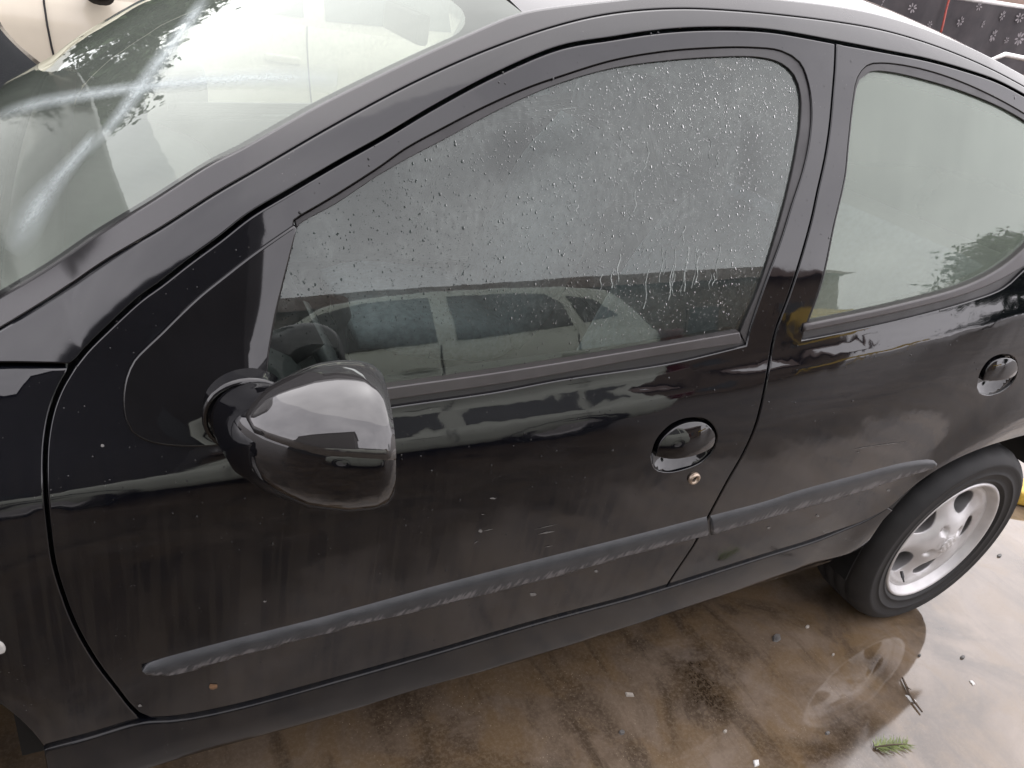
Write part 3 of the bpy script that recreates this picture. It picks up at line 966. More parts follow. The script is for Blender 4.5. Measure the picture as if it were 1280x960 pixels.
# cap: shell over the upper outside of the housing
def shell(secs, a0, a1, n, off, lip):
    V, F = [], []
    for k, (c, u, v, ru, rv, ex) in enumerate(secs):
        f0, f1 = a0[k], a1[k]
        row = []
        for i in range(n + 1):
            a = math.radians(f0 + (f1 - f0) * i / n)
            ca, sa = math.cos(a), math.sin(a)
            o = off if 0 < i < n and 0 < k else -.004
            row.append(tuple(np.array(c) + np.array(u) * (ru + o) * np.sign(ca) * abs(ca) ** (2 / ex) + np.array(v) * (rv + o) * np.sign(sa) * abs(sa) ** (2 / ex)))
        V += row
    for k in range(len(secs) - 1):
        for i in range(n):
            F.append((k * (n + 1) + i, (k + 1) * (n + 1) + i, (k + 1) * (n + 1) + i + 1, k * (n + 1) + i + 1))
    return V, F
dense = []
mm = np.array(MIRROR)
tk = np.linspace(3.05, len(mm) - 1.02, 18)
for t_ in tk:
    row = [np.interp(t_, np.arange(len(mm)), mm[:, c]) for c in range(7)]
    a = math.radians(row[3])
    dense.append(((row[0], row[1], row[2]), (-math.cos(a), -math.sin(a), 0), (-.10 * min(1, max(0, (row[3] - 10) / 60)), 0, .995), row[4], row[5], row[6]))
a0 = np.interp(np.linspace(0, 1, 18), [0, .10, .4, 1], [55, 30, 17, 11])
a1 = np.interp(np.linspace(0, 1, 18), [0, .10, .4, 1], [130, 164, 176, 178])
V, F = shell(dense, a0, a1, 26, .0035, .004)
mesh_obj('mirror_cap', V, F, M['cap'], mir)
c_, u_, v_, ru_, rv_, ex_ = secs[-1]
gl = [tuple(np.array(c_) + np.array((-.008, 0, 0)) + np.array(u_) * .94 * ru_ * np.sign(math.cos(a)) * abs(math.cos(a)) ** (2 / ex_) + np.array(v_) * .94 * rv_ * np.sign(math.sin(a)) * abs(math.sin(a)) ** (2 / ex_)) for a in np.linspace(0, 2 * PI, 36, endpoint=False)]
mesh_obj('mirror_glass', gl + [tuple(np.mean(gl, 0))], [(i, (i + 1) % 36, 36) for i in range(36)], simple('mirror_silver', (.8, .8, .8), rough=.02, metal=1.0), mir)
# rubber collar where the arm meets the sail
V, F = loft_rings([((.654, .016, .886), (1, 0, 0), (0, 0, 1), .043, .042, 2.1), ((.654, .012, .886), (1, 0, 0), (0, 0, 1), .047, .046, 2.1), ((.654, .020, .886), (1, 0, 0), (0, 0, 1), .049, .048, 2.1)], 36)
mesh_obj('mirror_collar', V, F, M['gloss'], mir)

# ------------------------------------------------------------------ wheels
def circle(r, n):
    return np.array([(r * math.cos(2 * PI * i / n), r * math.sin(2 * PI * i / n)) for i in range(n)])
def make_wheel(parent, loc):
    wh = bpy.data.objects.new('wheel', None)
    COL.objects.link(wh)
    wh.parent = parent
    wh.matrix_parent_inverse = Matrix.Translation(-Vector(parent.location))
    wh.location = loc
    # tyre, outer side at y = 0
    prof = [(.186, .020), (.190, .004), (.197, -.004), (.2035, -.0075), (.2045, -.0095), (.2075, -.0098), (.2085, -.0088), (.216, -.0112), (.228, -.0128), (.229, -.0140), (.2315, -.0141), (.2325, -.0130), (.242, -.0131), (.252, -.0125), (.258, -.0145), (.262, -.0125), (.274, -.006), (.283, .004), (.288, .013), (.2905, .024),
            (.2915, .040), (.2855, .042), (.2855, .050), (.2925, .052), (.293, .076), (.287, .078), (.287, .086), (.293, .088), (.2925, .112), (.286, .114), (.286, .122), (.2915, .124), (.290, .140), (.283, .160), (.262, .176), (.22, .178), (.186, .160)]
    V, F = lathe(prof, 72)
    # tread sipes on the shoulder
    V = [np.array(v) for v in V]
    for k, (r, h) in enumerate(prof):
        if 17 <= k <= 20:
            for i in range(72):
                if i % 3 == 0:
                    v = V[k * 72 + i]
                    s_ = 1 - .0035 / r
                    V[k * 72 + i] = np.array((v[0] * s_, v[1], v[2] * s_))
    ty = mesh_obj('tyre', V, F, M['tyre'])
    def face(x, z):
        r = np.hypot(x, z)
        return np.interp(r, [0, .028, .034, .060, .090, .125, .150, .160, .170, .176, .184, .190, .1945, .2],
                         [-.016, -.016, -.012, -.006, .004, .012, .014, .012, .014, .010, -.004, -.0065, -.002, .01])
    ang0 = math.radians(73)
    holes = []
    for k in range(5):
        a = ang0 + k * 2 * PI / 5
        hc = circle(1, 26)
        rad, tan = hc[:, 0] * .032, hc[:, 1] * .042
        cxy = np.array([math.cos(a), math.sin(a)])
        txy = np.array([-cxy[1], cxy[0]])
        # teardrop: wider outside
        tan = tan * (1 + .10 * hc[:, 0])
        holes.append(cxy * (.118 + rad)[:, None] + txy * tan[:, None])
    hcs = [h.mean(0) for h in holes]
    def fn(x, z):
        y = face(x, z)
        # faces dip towards the holes
        for h in hcs:
            a = math.atan2(h[1], h[0])
            dr = x * math.cos(a) + z * math.sin(a) - .118
            dt = -x * math.sin(a) + z * math.cos(a)
            e = (dr / .040) ** 2 + (dt / .060) ** 2
            y = y + .016 * np.exp(-e ** 1.5 * 1.0)
        for k in range(4):
            a = math.radians(35 + 90 * k)
            e = ((x - .052 * math.cos(a)) ** 2 + (z - .052 * math.sin(a)) ** 2) / .0125 ** 2
            y = y + .012 * np.exp(-e ** 2)
        return y
    rim = panel('rim', circle(.1735, 96), M['silver'], None, holes=holes, gap=.0005, r=.003, depth=.035, grid=.007, fn=fn)
    V, F = lathe([(.176, .06), (.171, .022), (.1715, .0155), (.174, .0135), (.178, .009), (.182, .000), (.186, -.0052), (.190, -.0068), (.1935, -.005), (.196, .000), (.1965, .010)], 96)
    lip = mesh_obj('rim_lip', V, F, M['silver'])
    cap = panel('hub_cap', circle(.026, 32), M['silver'], None, gap=0, r=.002, depth=.006, grid=.006, fn=lambda x, z: -.0175 - .003 * (1 - (x * x + z * z) / .026 ** 2) + .0008 * np.sin(x * 700) * np.sin(z * 700))
    V, F = lathe([(.185, .03), (.178, .10), (.178, .17), (.19, .175)], 40)
    bar = mesh_obj('rim_barrel', V, F, M['brake'])
    V, F = lathe([(.001, .075), (.12, .075), (.125, .08), (.125, .10), (.001, .10)], 40)
    disc = mesh_obj('brake_disc', V, F, M['brake'])
    objs = [ty, rim, lip, cap, bar, disc]
    for k in range(4):
        a = math.radians(35 + 90 * k)
        V, F = lathe([(.0001, -.004), (.007, -.004), (.0085, -.002), (.0085, .010)], 6)
        b = mesh_obj('wheel_bolt', V, F, M['silver'])
        b.location = (.052 * math.cos(a), .006, .052 * math.sin(a))
        objs.append(b)
    V, F = lathe([(.0001, 0), (.002, .001), (.003, .012), (.0045, .014), (.0045, .03)], 8)
    vs = mesh_obj('tyre_valve', V, F, M['rubber'])
    va = math.radians(232)
    vs.rotation_euler = (.5, 0, -.4)
    vs.location = (.150 * math.cos(va), -.012, .150 * math.sin(va))
    objs.append(vs)
    for o in objs:
        o.parent = wh
    return wh
W0 = make_wheel(car, (2.442, .062, .285))
def copy_wheel(src, parent, loc, rz=0.0):
    c = src.copy()
    COL.objects.link(c)
    c.parent = parent
    c.matrix_parent_inverse = Matrix.Translation(-Vector(parent.location))
    c.location = loc
    c.rotation_euler = (0, 0, rz)
    for ch in src.children:
        d = ch.copy()
        COL.objects.link(d)
        d.parent = c
    return c
copy_wheel(W0, car, (0.0, .062, .285))
copy_wheel(W0, car, (2.442, 2 * YC - .062, .285), PI)
copy_wheel(W0, car, (0.0, 2 * YC - .062, .285), PI)
# wheel wells
def well(cx, cz, R, y0, y1):
    V, F = [], []
    n = 30
    for y, r in ((y0, R + .12), (y0, R), (y1, R), (y1, .02)):
        for i in range(n + 1):
            a = .37 + (PI - .19) * i / n
            if r > R:
                r_ = r if .10 < a < PI - .40 else R + .001
            else:
                r_ = r
            V.append((cx + r_ * math.cos(a), y, cz + r_ * math.sin(a)))
    for k in range(3):
        for i in range(n):
            F.append((k * (n + 1) + i, k * (n + 1) + i + 1, (k + 1) * (n + 1) + i + 1, (k + 1) * (n + 1) + i))
    return mesh_obj('wheel_arch_liner', V, F, M['under'], car)
for cx in (2.442, 0.0):
    a = well(cx, .31, .375, .050, .34)
    mirrored(a, car)

# ------------------------------------------------------------------ floor pan, cabin
def boxm(x0, x1, y0, y1, z0, z1, b=0.0):
    bm = bmesh.new()
    bmesh.ops.create_cube(bm, size=1)
    for v in bm.verts:
        v.co = Vector((x0 + (v.co.x + .5) * (x1 - x0), y0 + (v.co.y + .5) * (y1 - y0), z0 + (v.co.z + .5) * (z1 - z0)))
    if b:
        bmesh.ops.bevel(bm, geom=bm.edges[:] + bm.verts[:], offset=b, segments=3, affect='EDGES', profile=.6)
    V = [tuple(v.co) for v in bm.verts]
    F = [[v.index for v in f.verts] for f in bm.faces]
    bm.verts.index_update()
    V = [tuple(v.co) for v in bm.verts]
    F = [[v.index for v in f.verts] for f in bm.faces]
    bm.free()
    return V, F
def part(name, vf, mat, parent, smooth=True):
    return mesh_obj(name, vf[0], vf[1], mat, parent, smooth=smooth)
def join_vf(*vfs):
    V, F = [], []
    for v, f in vfs:
        k = len(V)
        V += list(v)
        F += [[i + k for i in q] for q in f]
    return V, F
part('floor_pan', join_vf(boxm(.40, 2.08, .09, 2 * YC - .09, .30, .36), boxm(2.05, 2.9, .42, 2 * YC - .42, .25, .5), boxm(-.45, .40, .42, 2 * YC - .42, .22, .5)), M['under'], car, False)
part('bulkhead', boxm(.36, .40, .14, 2 * YC - .14, .22, .86), M['under'], car, False)
# dashboard
def prism_y(prof, y0, y1, ny=2):
    n = len(prof)
    V = [(x, y, z) for y in np.linspace(y0, y1, ny) for x, z in prof]
    F = [(k * n + i, k * n + (i + 1) % n, (k + 1) * n + (i + 1) % n, (k + 1) * n + i) for k in range(ny - 1) for i in range(n)]
    F += [tuple(range(n))[::-1], tuple((ny - 1) * n + i for i in range(n))]
    return V, F
dprof = cr_([(.40, .88), (.55, .865), (.68, .835), (.76, .80), (.79, .74), (.77, .66), (.74, .55), (.72, .40)], .03)
dprof = np.vstack([dprof, [(.42, .40)]])
dash = part('dashboard', prism_y([tuple(q) for q in dprof], .15, 2 * YC - .15), M['interior'], car)
part('instrument_hood', prism_y([tuple(q) for q in cr_([(.62, .84), (.67, .862), (.76, .86), (.81, .82), (.76, .78)], .02)], .30, .62), M['plastic'], dash)
# steering wheel
def torus_vf(R1, r1, n=48, m_=10):
    V = [((R1 + r1 * math.cos(2 * PI * j / m_)) * math.cos(2 * PI * i / n), (R1 + r1 * math.cos(2 * PI * j / m_)) * math.sin(2 * PI * i / n), r1 * math.sin(2 * PI * j / m_)) for i in range(n) for j in range(m_)]
    F = [(i * m_ + j, ((i + 1) % n) * m_ + j, ((i + 1) % n) * m_ + (j + 1) % m_, i * m_ + (j + 1) % m_) for i in range(n) for j in range(m_)]
    return V, F
M['wheelskin'] = simple('steering_wheel_skin', (.075, .082, .085), rough=.45, scale=80, bmp=.05)
sw = part('steering_wheel', torus_vf(.178, .015), M['wheelskin'], car)
sw.matrix_basis = Matrix.Translation((.905, .46, .625)) @ Matrix.Rotation(math.radians(62), 4, 'Y')
sp = join_vf(boxm(-.165, .165, -.022, .022, -.022, -.006, .004), boxm(-.022, .022, -.165, 0, -.022, -.006, .004))
o = part('steering_spokes', sp, M['wheelskin'], sw)
o = part('steering_hub', boxm(-.065, .065, -.06, .05, -.035, .004, .018), M['wheelskin'], sw)
o = part('steering_column', boxm(-.035, .035, -.035, .035, -.30, -.03, .012), M['plastic'], sw)
part('gear_lever', loft_rings([((1.02, YC, .38), (1, 0, 0), (0, 1, 0), .05, .05, 2), ((1.0, YC, .5), (1, 0, 0), (0, 1, 0), .014, .014, 2), ((.99, YC, .58), (1, 0, 0), (0, 1, 0), .012, .012, 2), ((.985, YC, .61), (1, 0, 0), (0, 1, 0), .026, .026, 2), ((.98, YC, .65), (1, 0, 0), (0, 1, 0), .02, .02, 2)], 14), M['plastic'], car)
# seats
def slab(pts, wd, y, ny=9, th=.06):
    """upholstered slab: centre line pts (x,z,halfthickness) rounded across the width"""
    p = np.asarray(pts, float)
    c = cr_(p[:, :2], .04)
    tpar = np.linspace(0, 1, len(p))
    hth = np.interp(np.linspace(0, 1, len(c)), tpar, p[:, 2])
    tg = np.gradient(c, axis=0)
    tg /= np.linalg.norm(tg, axis=1)[:, None]
    nr = np.stack([-tg[:, 1], tg[:, 0]], 1)
    V, F = [], []
    nn = 20
    for k in range(len(c)):
        s_ = k / (len(c) - 1)
        wk = wd * (1 - .30 * max(0, 2 * s_ - 1) ** 4 - .10 * max(0, 1 - 2 * s_) ** 4)
        for i in range(nn):
            a = 2 * PI * i / nn
            ca, sa = math.cos(a), math.sin(a)
            ex = 2.9
            oy = wk / 2 * np.sign(ca) * abs(ca) ** (2 / ex)
            on = hth[k] * np.sign(sa) * abs(sa) ** (2 / ex)
            if sa > 0:
                on -= .25 * hth[k] * (1 - abs(ca) ** 2) * .8
            V.append((c[k, 0] + nr[k, 0] * on, y + oy, c[k, 1] + nr[k, 1] * on))
    for k in range(len(c) - 1):
        for i in range(nn):
            j = (i + 1) % nn
            F.append((k * nn + i, (k + 1) * nn + i, (k + 1) * nn + j, k * nn + j))
    F += [tuple(range(nn)), tuple((len(c) - 1) * nn + i for i in range(nn))[::-1]]
    return V, F
def seat(y):
    s_ = part('front_seat', slab([(1.08, .46, .045), (1.14, .47, .075), (1.34, .45, .085), (1.54, .43, .08), (1.60, .44, .05)], .50, y), M['seat'], car)
    part('seat_backrest', slab([(1.55, .42, .05), (1.59, .50, .075), (1.67, .74, .075), (1.75, .96, .06), (1.775, 1.03, .03)], .48, y), M['seat'], s_)
    part('headrest', slab([(1.775, 1.06, .03), (1.785, 1.09, .05), (1.81, 1.18, .05), (1.82, 1.22, .025)], .26, y), M['seat'], s_)
    return s_
seat(.47)
seat(2 * YC - .47)
rs = part('rear_seat', slab([(1.98, .46, .05), (2.05, .47, .08), (2.3, .44, .09), (2.45, .43, .07)], 1.22, YC), M['seat'], car)
part('seat_backrest', slab([(2.42, .42, .05), (2.47, .5, .08), (2.56, .76, .08), (2.62, .93, .04)], 1.22, YC), M['seat'], rs)
part('parcel_shelf', boxm(2.62, 2.92, .3, 2 * YC - .3, .90, .92, .005), M['interior'], car)
# door cards
card_px = np.vstack([cr_([(150, 620), (180, 560), (330, 545), (491, 514), (700, 481), (839, 460), (955, 438)]), cr_([(940, 530), (885, 640), (835, 720)]), cr_([(835, 720), (541, 800), (220, 885), (150, 800), (130, 700)])])
cardo = panel('door_card', bp(card_px), M['interior'], front_door, off=.055, gap=0, r=.01, depth=.03, grid=.05)
card2 = np.vstack([cr_([(980, 440), (1120, 408), (1260, 364), (1310, 330)]), cr_([(1310, 520), (1200, 560), (1100, 625)]), cr_([(1100, 625), (960, 684), (845, 722)])])
cardr = panel('door_card', bp(card2), M['interior'], rear_door, off=.055, gap=0, r=.01, depth=.03, grid=.05)
for cc, dd in ((cardo, 'f'), (cardr, 'r')):
    me = cc.data
    # face the cabin: flip so the trim shows from inside as well
# sun visor and pillar trims seen through the glass
part('sun_visor', boxm(1.16, 1.30, .30, .62, 1.275, 1.295, .008), M['liner'], car)
part('rear_view_mirror', boxm(1.05, 1.075, YC - .11, YC + .11, 1.22, 1.275, .01), M['plastic'], car)

# ------------------------------------------------------------------ raised bonnet, wipers, engine bay
def bonnet():
    n = 24
    V, F = [], []
    for i in range(n + 1):
        s_ = i / n
        for j in range(n + 1):
            y = .20 + (2 * YC - .40) * j / n
            t_ = (y - YC) / (YC - .2)
            ln = s_ * (.38 - .16 * t_ ** 4)
            ang = math.radians(66)
            bow = .05 * math.sin(PI * s_) - .02 * t_ * t_
            V.append((.385 - ln * math.cos(ang) - bow * math.sin(ang), y, .945 + ln * math.sin(ang) - bow * math.cos(ang) * .3))
    m_ = n + 1
    F = [(i * m_ + j, i * m_ + j + 1, (i + 1) * m_ + j + 1, (i + 1) * m_ + j) for i in range(n) for j in range(n)]
    return V, F
bV, bF = bonnet()
bon = part('bonnet', (bV, bF), M['paint_haze'], car)
sm = bon.modifiers.new('thick', 'SOLIDIFY')
sm.thickness = .018
sm.offset = 1
pv = [(x_, y_, z_) for (x_, y_, z_) in bV]
pad = [(i * 25 + k) for i in range(3, 21) for k in range(3, 22)]
PV = [(bV[q][0] + .014, bV[q][1], bV[q][2] + .004) for q in pad]
PF = [(a * 19 + b, (a + 1) * 19 + b, (a + 1) * 19 + b + 1, a * 19 + b + 1) for a in range(17) for b in range(18)]
M['pad'] = simple('silver_reflector_pad', (.42, .42, .38), rough=.6, scale=12, var=.15, bmp=.1)
part('bonnet_reflector_pad', (PV, PF), M['pad'], bon)  # pale pad added out of sight to brighten the bonnet's image in the windscreen
ck = part('scuttle_panel', prism_y([(.36, .90), (.40, .935), (.44, .955), (.47, .95), (.44, .90)], .16, 2 * YC - .16, 2), M['plastic'], car)
part('engine_bay', join_vf(boxm(-.45, .34, .30, 2 * YC - .30, .30, .70, .02), boxm(-.3, .2, .5, 1.1, .70, .84, .03), boxm(.0, .3, 1.15, 1.4, .7, .86, .02)), M['under'], car)
part('front_bumper', loft_rings([((-.60, YC, .38), (0, 1, 0), (0, 0, 1), .80, .20, 5), ((-.72, YC, .38), (0, 1, 0), (0, 0, 1), .62, .19, 4), ((-.76, YC, .38), (0, 1, 0), (0, 0, 1), .3, .12, 3)], 40), M['paint'], car)

# ------------------------------------------------------------------ far side of the same body
for o in (rail, mould, wing, quarter):
    mirrored(o, car)
for o in [c for c in car.children if c.name.split('.')[0] == 'sill']:
    mirrored(o, car)
for d in (front_door, rear_door):
    f = mirrored(d, car)
    for ch in [c for c in d.children]:
        q = mirrored(ch, f)
        for g in ch.children:
            k = g.copy(); COL.objects.link(k); k.parent = q; k.matrix_parent_inverse = Matrix.Identity(4)

# ------------------------------------------------------------------ neighbouring cars (one beyond, one behind the camera)
def neighbour_car(loc, colour, label, group=None, rz=0.0, scale=1.0):
    """small hatchback; local x from its front to its back, y across, z up"""
    root = empty('parked_car', loc, label, 'car')
    root.rotation_euler = (0, 0, rz)
    Lc = 3.9
    mat = simple('car_paint_pale', colour, rough=.16, ior=1.5, scale=6, var=.04)
    gl = simple('dark_car_glass', (.010, .016, .015), rough=.02, ior=1.6)
    ztop = lambda x: np.interp(x, [0, .06, .2, .9, 1.25, 3.55, 3.75, 3.88, 3.9], [.50, .66, .74, .90, .95, 1.0, .97, .80, .50])
    def add(name, V, F, m_, par=root, sm=True):
        o = mesh_obj(name, V, F, m_, None, smooth=sm)
        o.parent = par
        return o
    hw = lambda x: .83 - .16 * np.abs((x - Lc / 2) / (Lc / 2)) ** 6
    xs = np.concatenate([np.linspace(0, .3, 7), np.linspace(.4, 3.6, 33), np.linspace(3.68, Lc, 6)])
    V, F = [], []
    rows = 0
    for x in xs:
        w_, zt = hw(x), ztop(x)
        zb = .20 + .12 * max(0, (abs(x - Lc / 2) - 1.7) / .25) * .5
        for k, rc in enumerate(((.76, .62), (3.2, .62))):
            pass
        half = [(w_ - .10, zb), (w_ - .02, zb + .06), (w_ + .0, .45), (w_ - .005, .62), (w_ - .025, min(zt - .04, .80)), (w_ - .07, zt - .012), (w_ - .14, zt), (w_ * .5, zt + .02), (0, zt + .03)]
        prof = half + [(-a, b) for a, b in half[-2::-1]]
        rows = len(prof)
        V += [(x, a, b) for a, b in prof]
    F = [(k * rows + i, (k + 1) * rows + i, (k + 1) * rows + i + 1, k * rows + i + 1) for k in range(len(xs) - 1) for i in range(rows - 1)]
    F += [tuple(range(rows)), tuple((len(xs) - 1) * rows + i for i in range(rows))[::-1]]
    body = add('body', V, F, mat)
    # cabin
    xr = np.linspace(1.2, 3.72, 34)
    zroof = lambda x: np.interp(x, [1.2, 1.55, 1.95, 2.15, 2.5, 2.9, 3.3, 3.5, 3.62, 3.72], [.95, 1.20, 1.40, 1.445, 1.47, 1.465, 1.425, 1.38, 1.22, .98])
    V, F = [], []
    yb = lambda x: hw(x) - .075
    def yside(x, z):
        zr = zroof(x)
        return yb(x) - .40 * (z - .96) * (1.0)
    for x in xr:
        zr = max(zroof(x), ztop(x) + .005)
        yr = yside(x, zr - .03)
        half = [(yb(x), ztop(x) - .02), (yside(x, .5 * (zr + .96)), .5 * (zr + .96)), (yr, zr - .03), (yr - .035, zr - .008), (yr - .10, zr + .004), (yr * .5, zr + .018), (0, zr + .022)]
        prof = half + [(-a, b) for a, b in half[-2::-1]]
        rows = len(prof)
        V += [(x, a, b) for a, b in prof]
    F = [(k * rows + i, (k + 1) * rows + i, (k + 1) * rows + i + 1, k * rows + i + 1) for k in range(len(xr) - 1) for i in range(rows - 1)]
    add('cabin', V, F, mat)
    def win(name, poly, sgn):
        P = clean(np.vstack([cr_([poly[i], poly[(i + 1) % len(poly)]], .08) for i in range(len(poly))]), .01)
        V = [(x, sgn * (yside(x, z) + .006), z) for x, z in P]
        c = P.mean(0)
        V.append((c[0], sgn * (yside(c[0], c[1]) + .006), c[1]))
        n = len(P)
        return add(name, V, [(i, (i + 1) % n, n) for i in range(n)], gl, sm=False)
    for sgn in (1, -1):
        win('side_window', [(1.52, 1.00), (1.60, 1.10), (1.90, 1.32), (2.10, 1.385), (2.44, 1.40), (2.46, 1.0), (2.0, .985)], sgn)
        win('side_window', [(2.56, 1.0), (2.54, 1.40), (2.85, 1.395), (3.08, 1.36), (3.16, 1.25), (3.20, 1.04)], sgn)
        win('quarter_window', [(3.27, 1.06), (3.20, 1.33), (3.36, 1.28), (3.50, 1.10)], sgn)
        for x in (1.46, 2.50, 3.24):
            zz = np.linspace(.30, .97, 10)
            V = [(x + d_ + .03 * math.sin(z * 5), sgn * (np.interp(z, [.2, .45, .62, .8, .9, 1.0], [hw(x) - .05, hw(x), hw(x) - .005, hw(x) - .025, hw(x) - .05, hw(x) - .07]) + .004), z) for z in zz for d_ in (-.004, .004)]
            add('door_gap', V, [(2 * i, 2 * i + 1, 2 * i + 3, 2 * i + 2) for i in range(9)], M['rubber'], sm=False)
        for x in (2.28, 3.10):
            V, F = boxm(x, x + .16, sgn * (hw(x) - .03) - .02, sgn * (hw(x) - .03) + .02, .80, .835, .01)
            add('door_handle', V, F, mat)
        V, F = loft_rings([((1.62, sgn * .74, .98), (1, 0, 0), (0, 0, 1), .03, .02, 2), ((1.62, sgn * .82, 1.0), (1, 0, 0), (0, 0, 1), .06, .05, 2.4), ((1.63, sgn * .95, 1.0), (1, 0, 0), (0, 0, 1), .055, .055, 2.6), ((1.63, sgn * .97, 1.0), (1, 0, 0), (0, 0, 1), .02, .02, 2)], 20)
        add('door_mirror', V, F, M['plastic'])
        V, F = boxm(-.01, .22, sgn * .50 - .14, sgn * .50 + .14, .58, .70, .03)
        add('headlight', V, F, M['lens'])
        V, F = boxm(3.78, 3.92, sgn * .62 - .09, sgn * .62 + .09, .70, .95, .03)
        add('tail_light', V, F, simple('red_lens', (.10, .015, .015), rough=.1))
        for xw in (.74, 3.16):
            V, F = lathe([(.18, .02), (.20, -.004), (.25, -.008), (.285, .01), (.29, .10), (.285, .16), (.2, .17)], 28)
            ty = add('tyre', V, F, M['tyre'])
            ty.matrix_local = Matrix.Translation((xw, -.815 if sgn < 0 else .815, .29)) @ Matrix.Rotation(0 if sgn < 0 else PI, 4, 'Z')
            V, F = lathe([(.001, -.002), (.06, .0), (.12, .012), (.17, .012), (.185, -.002), (.19, .02)], 28)
            rm = mesh_obj('rim', V, F, M['silver'])
            rm.parent = ty
            V, F = lathe([(.30, .03), (.345, -.012), (.35, .02)], 28)
            ar = add('wheel_arch', V, F, M['under'])
            ar.matrix_local = Matrix.Translation((xw, -.829 if sgn < 0 else .829, .30)) @ Matrix.Rotation(0 if sgn < 0 else PI, 4, 'Z')
    def across(name, x0, x1, dz):
        V, F = [], []
        for k, x in enumerate(np.linspace(x0, x1, 8)):
            zr = zroof(x)
            yr = yside(x, zr - .03) - .10
            for j, t_ in enumerate(np.linspace(-1, 1, 9)):
                V.append((x, yr * t_, zr + .004 + .018 * (1 - t_ * t_) + dz))
        F = [(k * 9 + j, (k + 1) * 9 + j, (k + 1) * 9 + j + 1, k * 9 + j + 1) for k in range(7) for j in range(8)]
        add(name, V, F, gl)
    across('windscreen', 1.30, 1.92, .008)
    across('rear_window', 3.48, 3.64, .008)
    root.scale = (scale,) * 3
    return root
neighbour_car((-1.10, 3.86, 0), (.62, .56, .45), 'cream car parked beyond the windscreen with a black door mirror')
neighbour_car((-.95, -3.30, 0), (.50, .53, .46), 'pale grey-green hatchback parked opposite and mirrored in the black car windows', scale=1.08)

# ------------------------------------------------------------------ buildings and fences
def building(loc, sx, sy, h, colr, roofc, label, nwin, rz=0.0):
    b = empty('low_building', loc, label, 'building')
    b.rotation_euler = (0, 0, rz)
    wm = simple('render_wall', colr, rough=.85, scale=3, var=.2, bmp=.1)
    rmat = simple('tile_roof', roofc, rough=.8, scale=8, var=.3)
    V, F = boxm(-sx / 2, sx / 2, -sy / 2, sy / 2, 0, h)
    wl = mesh_obj('wall', V, F, wm, None, smooth=False); wl.parent = b
    V = [(-sx / 2 - .3, -sy / 2 - .4, h), (sx / 2 + .3, -sy / 2 - .4, h), (sx / 2 + .3, sy / 2 + .4, h), (-sx / 2 - .3, sy / 2 + .4, h), (-sx / 2 - .3, 0, h + 1.1), (sx / 2 + .3, 0, h + 1.1)]
    rf = mesh_obj('roof', V, [(0, 1, 5, 4), (2, 3, 4, 5), (0, 4, 3), (1, 2, 5), (0, 3, 2, 1)], rmat, None, smooth=False); rf.parent = b
    gm = simple('window_dark', (.02, .025, .025), rough=.05)
    for k in range(nwin):
        x = -sx / 2 + (k + .5) * sx / nwin
        V, F = boxm(x - .55, x + .55, sy / 2 - .02, sy / 2 + .05, .9, 2.1)
        o = mesh_obj('window', V, F, wm, None, smooth=False); o.parent = b
        V, F = boxm(x - .48, x + .48, sy / 2 + .03, sy / 2 + .06, .97, 2.03)
        q = mesh_obj('pane', V, F, gm, None, smooth=False); q.parent = o
    return b
building((7.0, -15, 0), 18, 5, 3.2, (.16, .12, .09), (.10, .06, .045), 'long low brown building across the yard behind the camera', 6)

building((9.5, 14.5, 0), 13, 5, 4.2, (.42, .41, .39), (.2, .17, .15), 'pale rendered building beyond the cream car', 4, rz=PI)

# dark cloth with pale flowers hung over a frame behind the black car
def cloth_mat():
    mt, t, out = new_mat('dark_flower_cloth')
    p = N(t, 'ShaderNodeBsdfPrincipled')
    f = noise(t, 5, 5)
    setp(t, p, Base_Color=ramp(t, f, .3, .7, (.030, .026, .030), (.060, .052, .055)), Roughness=.75)
    L(t, p.outputs[0], out.inputs[0])
    return mt
M['cloth'] = cloth_mat()
M['petal'] = simple('pale_print', (.26, .24, .25), rough=.8, scale=20, var=.3)
TY = 4.2
def tpt(px, y=TY):
    d = rays([px])[0]
    return CAM_C + d * (y - CAM_C[1]) / d[1]
cl = empty('printed_cloth', (0, 0, 0), 'dark cloth printed with pale flowers hung along a rail behind the roof', 'cloth')
A, B, Cc, D = tpt((1000, -26)), tpt((1420, 30)), tpt((1420, 100)), tpt((1000, 40))
zt0, zt1 = A[2], B[2]
x0, x1 = A[0], B[0]
cl.location = (.5 * (x0 + x1), TY, 0)
nx, nz = 40, 16
def cz_top(x):
    return zt0 + (zt1 - zt0) * (x - x0) / (x1 - x0)
def cy(x, z):
    return TY + .018 * math.sin(x * 9) + .01 * math.sin(x * 23 + z * 4)
HZ = .56
V = [(x0 + (x1 - x0) * i / nx, cy(x0 + (x1 - x0) * i / nx, k / nz), cz_top(x0 + (x1 - x0) * i / nx) - HZ * k / nz) for k in range(nz + 1) for i in range(nx + 1)]
F = [(k * (nx + 1) + i, (k + 1) * (nx + 1) + i, (k + 1) * (nx + 1) + i + 1, k * (nx + 1) + i + 1) for k in range(nz) for i in range(nx)]
o = mesh_obj('cloth_sheet', V, F, M['cloth'], cl)
def flower(px, size, npet):
    P = tpt(px)
    V, F = [], []
    for k in range(npet):
        a = 2 * PI * k / npet + random.random() * .3
        ca, sa = math.cos(a), math.sin(a)
        b = len(V)
        for (r, w_) in ((.18, 0), (.55, .16), (.85, .17), (1.0, 0), (.85, -.17), (.55, -.16)):
            x, z = P[0] + size * (r * ca - w_ * sa), P[2] + size * (r * sa + w_ * ca)
            V.append((x, cy(x, (cz_top(x) - z) / HZ) - .006, z))
        F.append(tuple(range(b, b + 6)))
    return mesh_obj('printed_flower', V, F, M['petal'], cl, smooth=False)
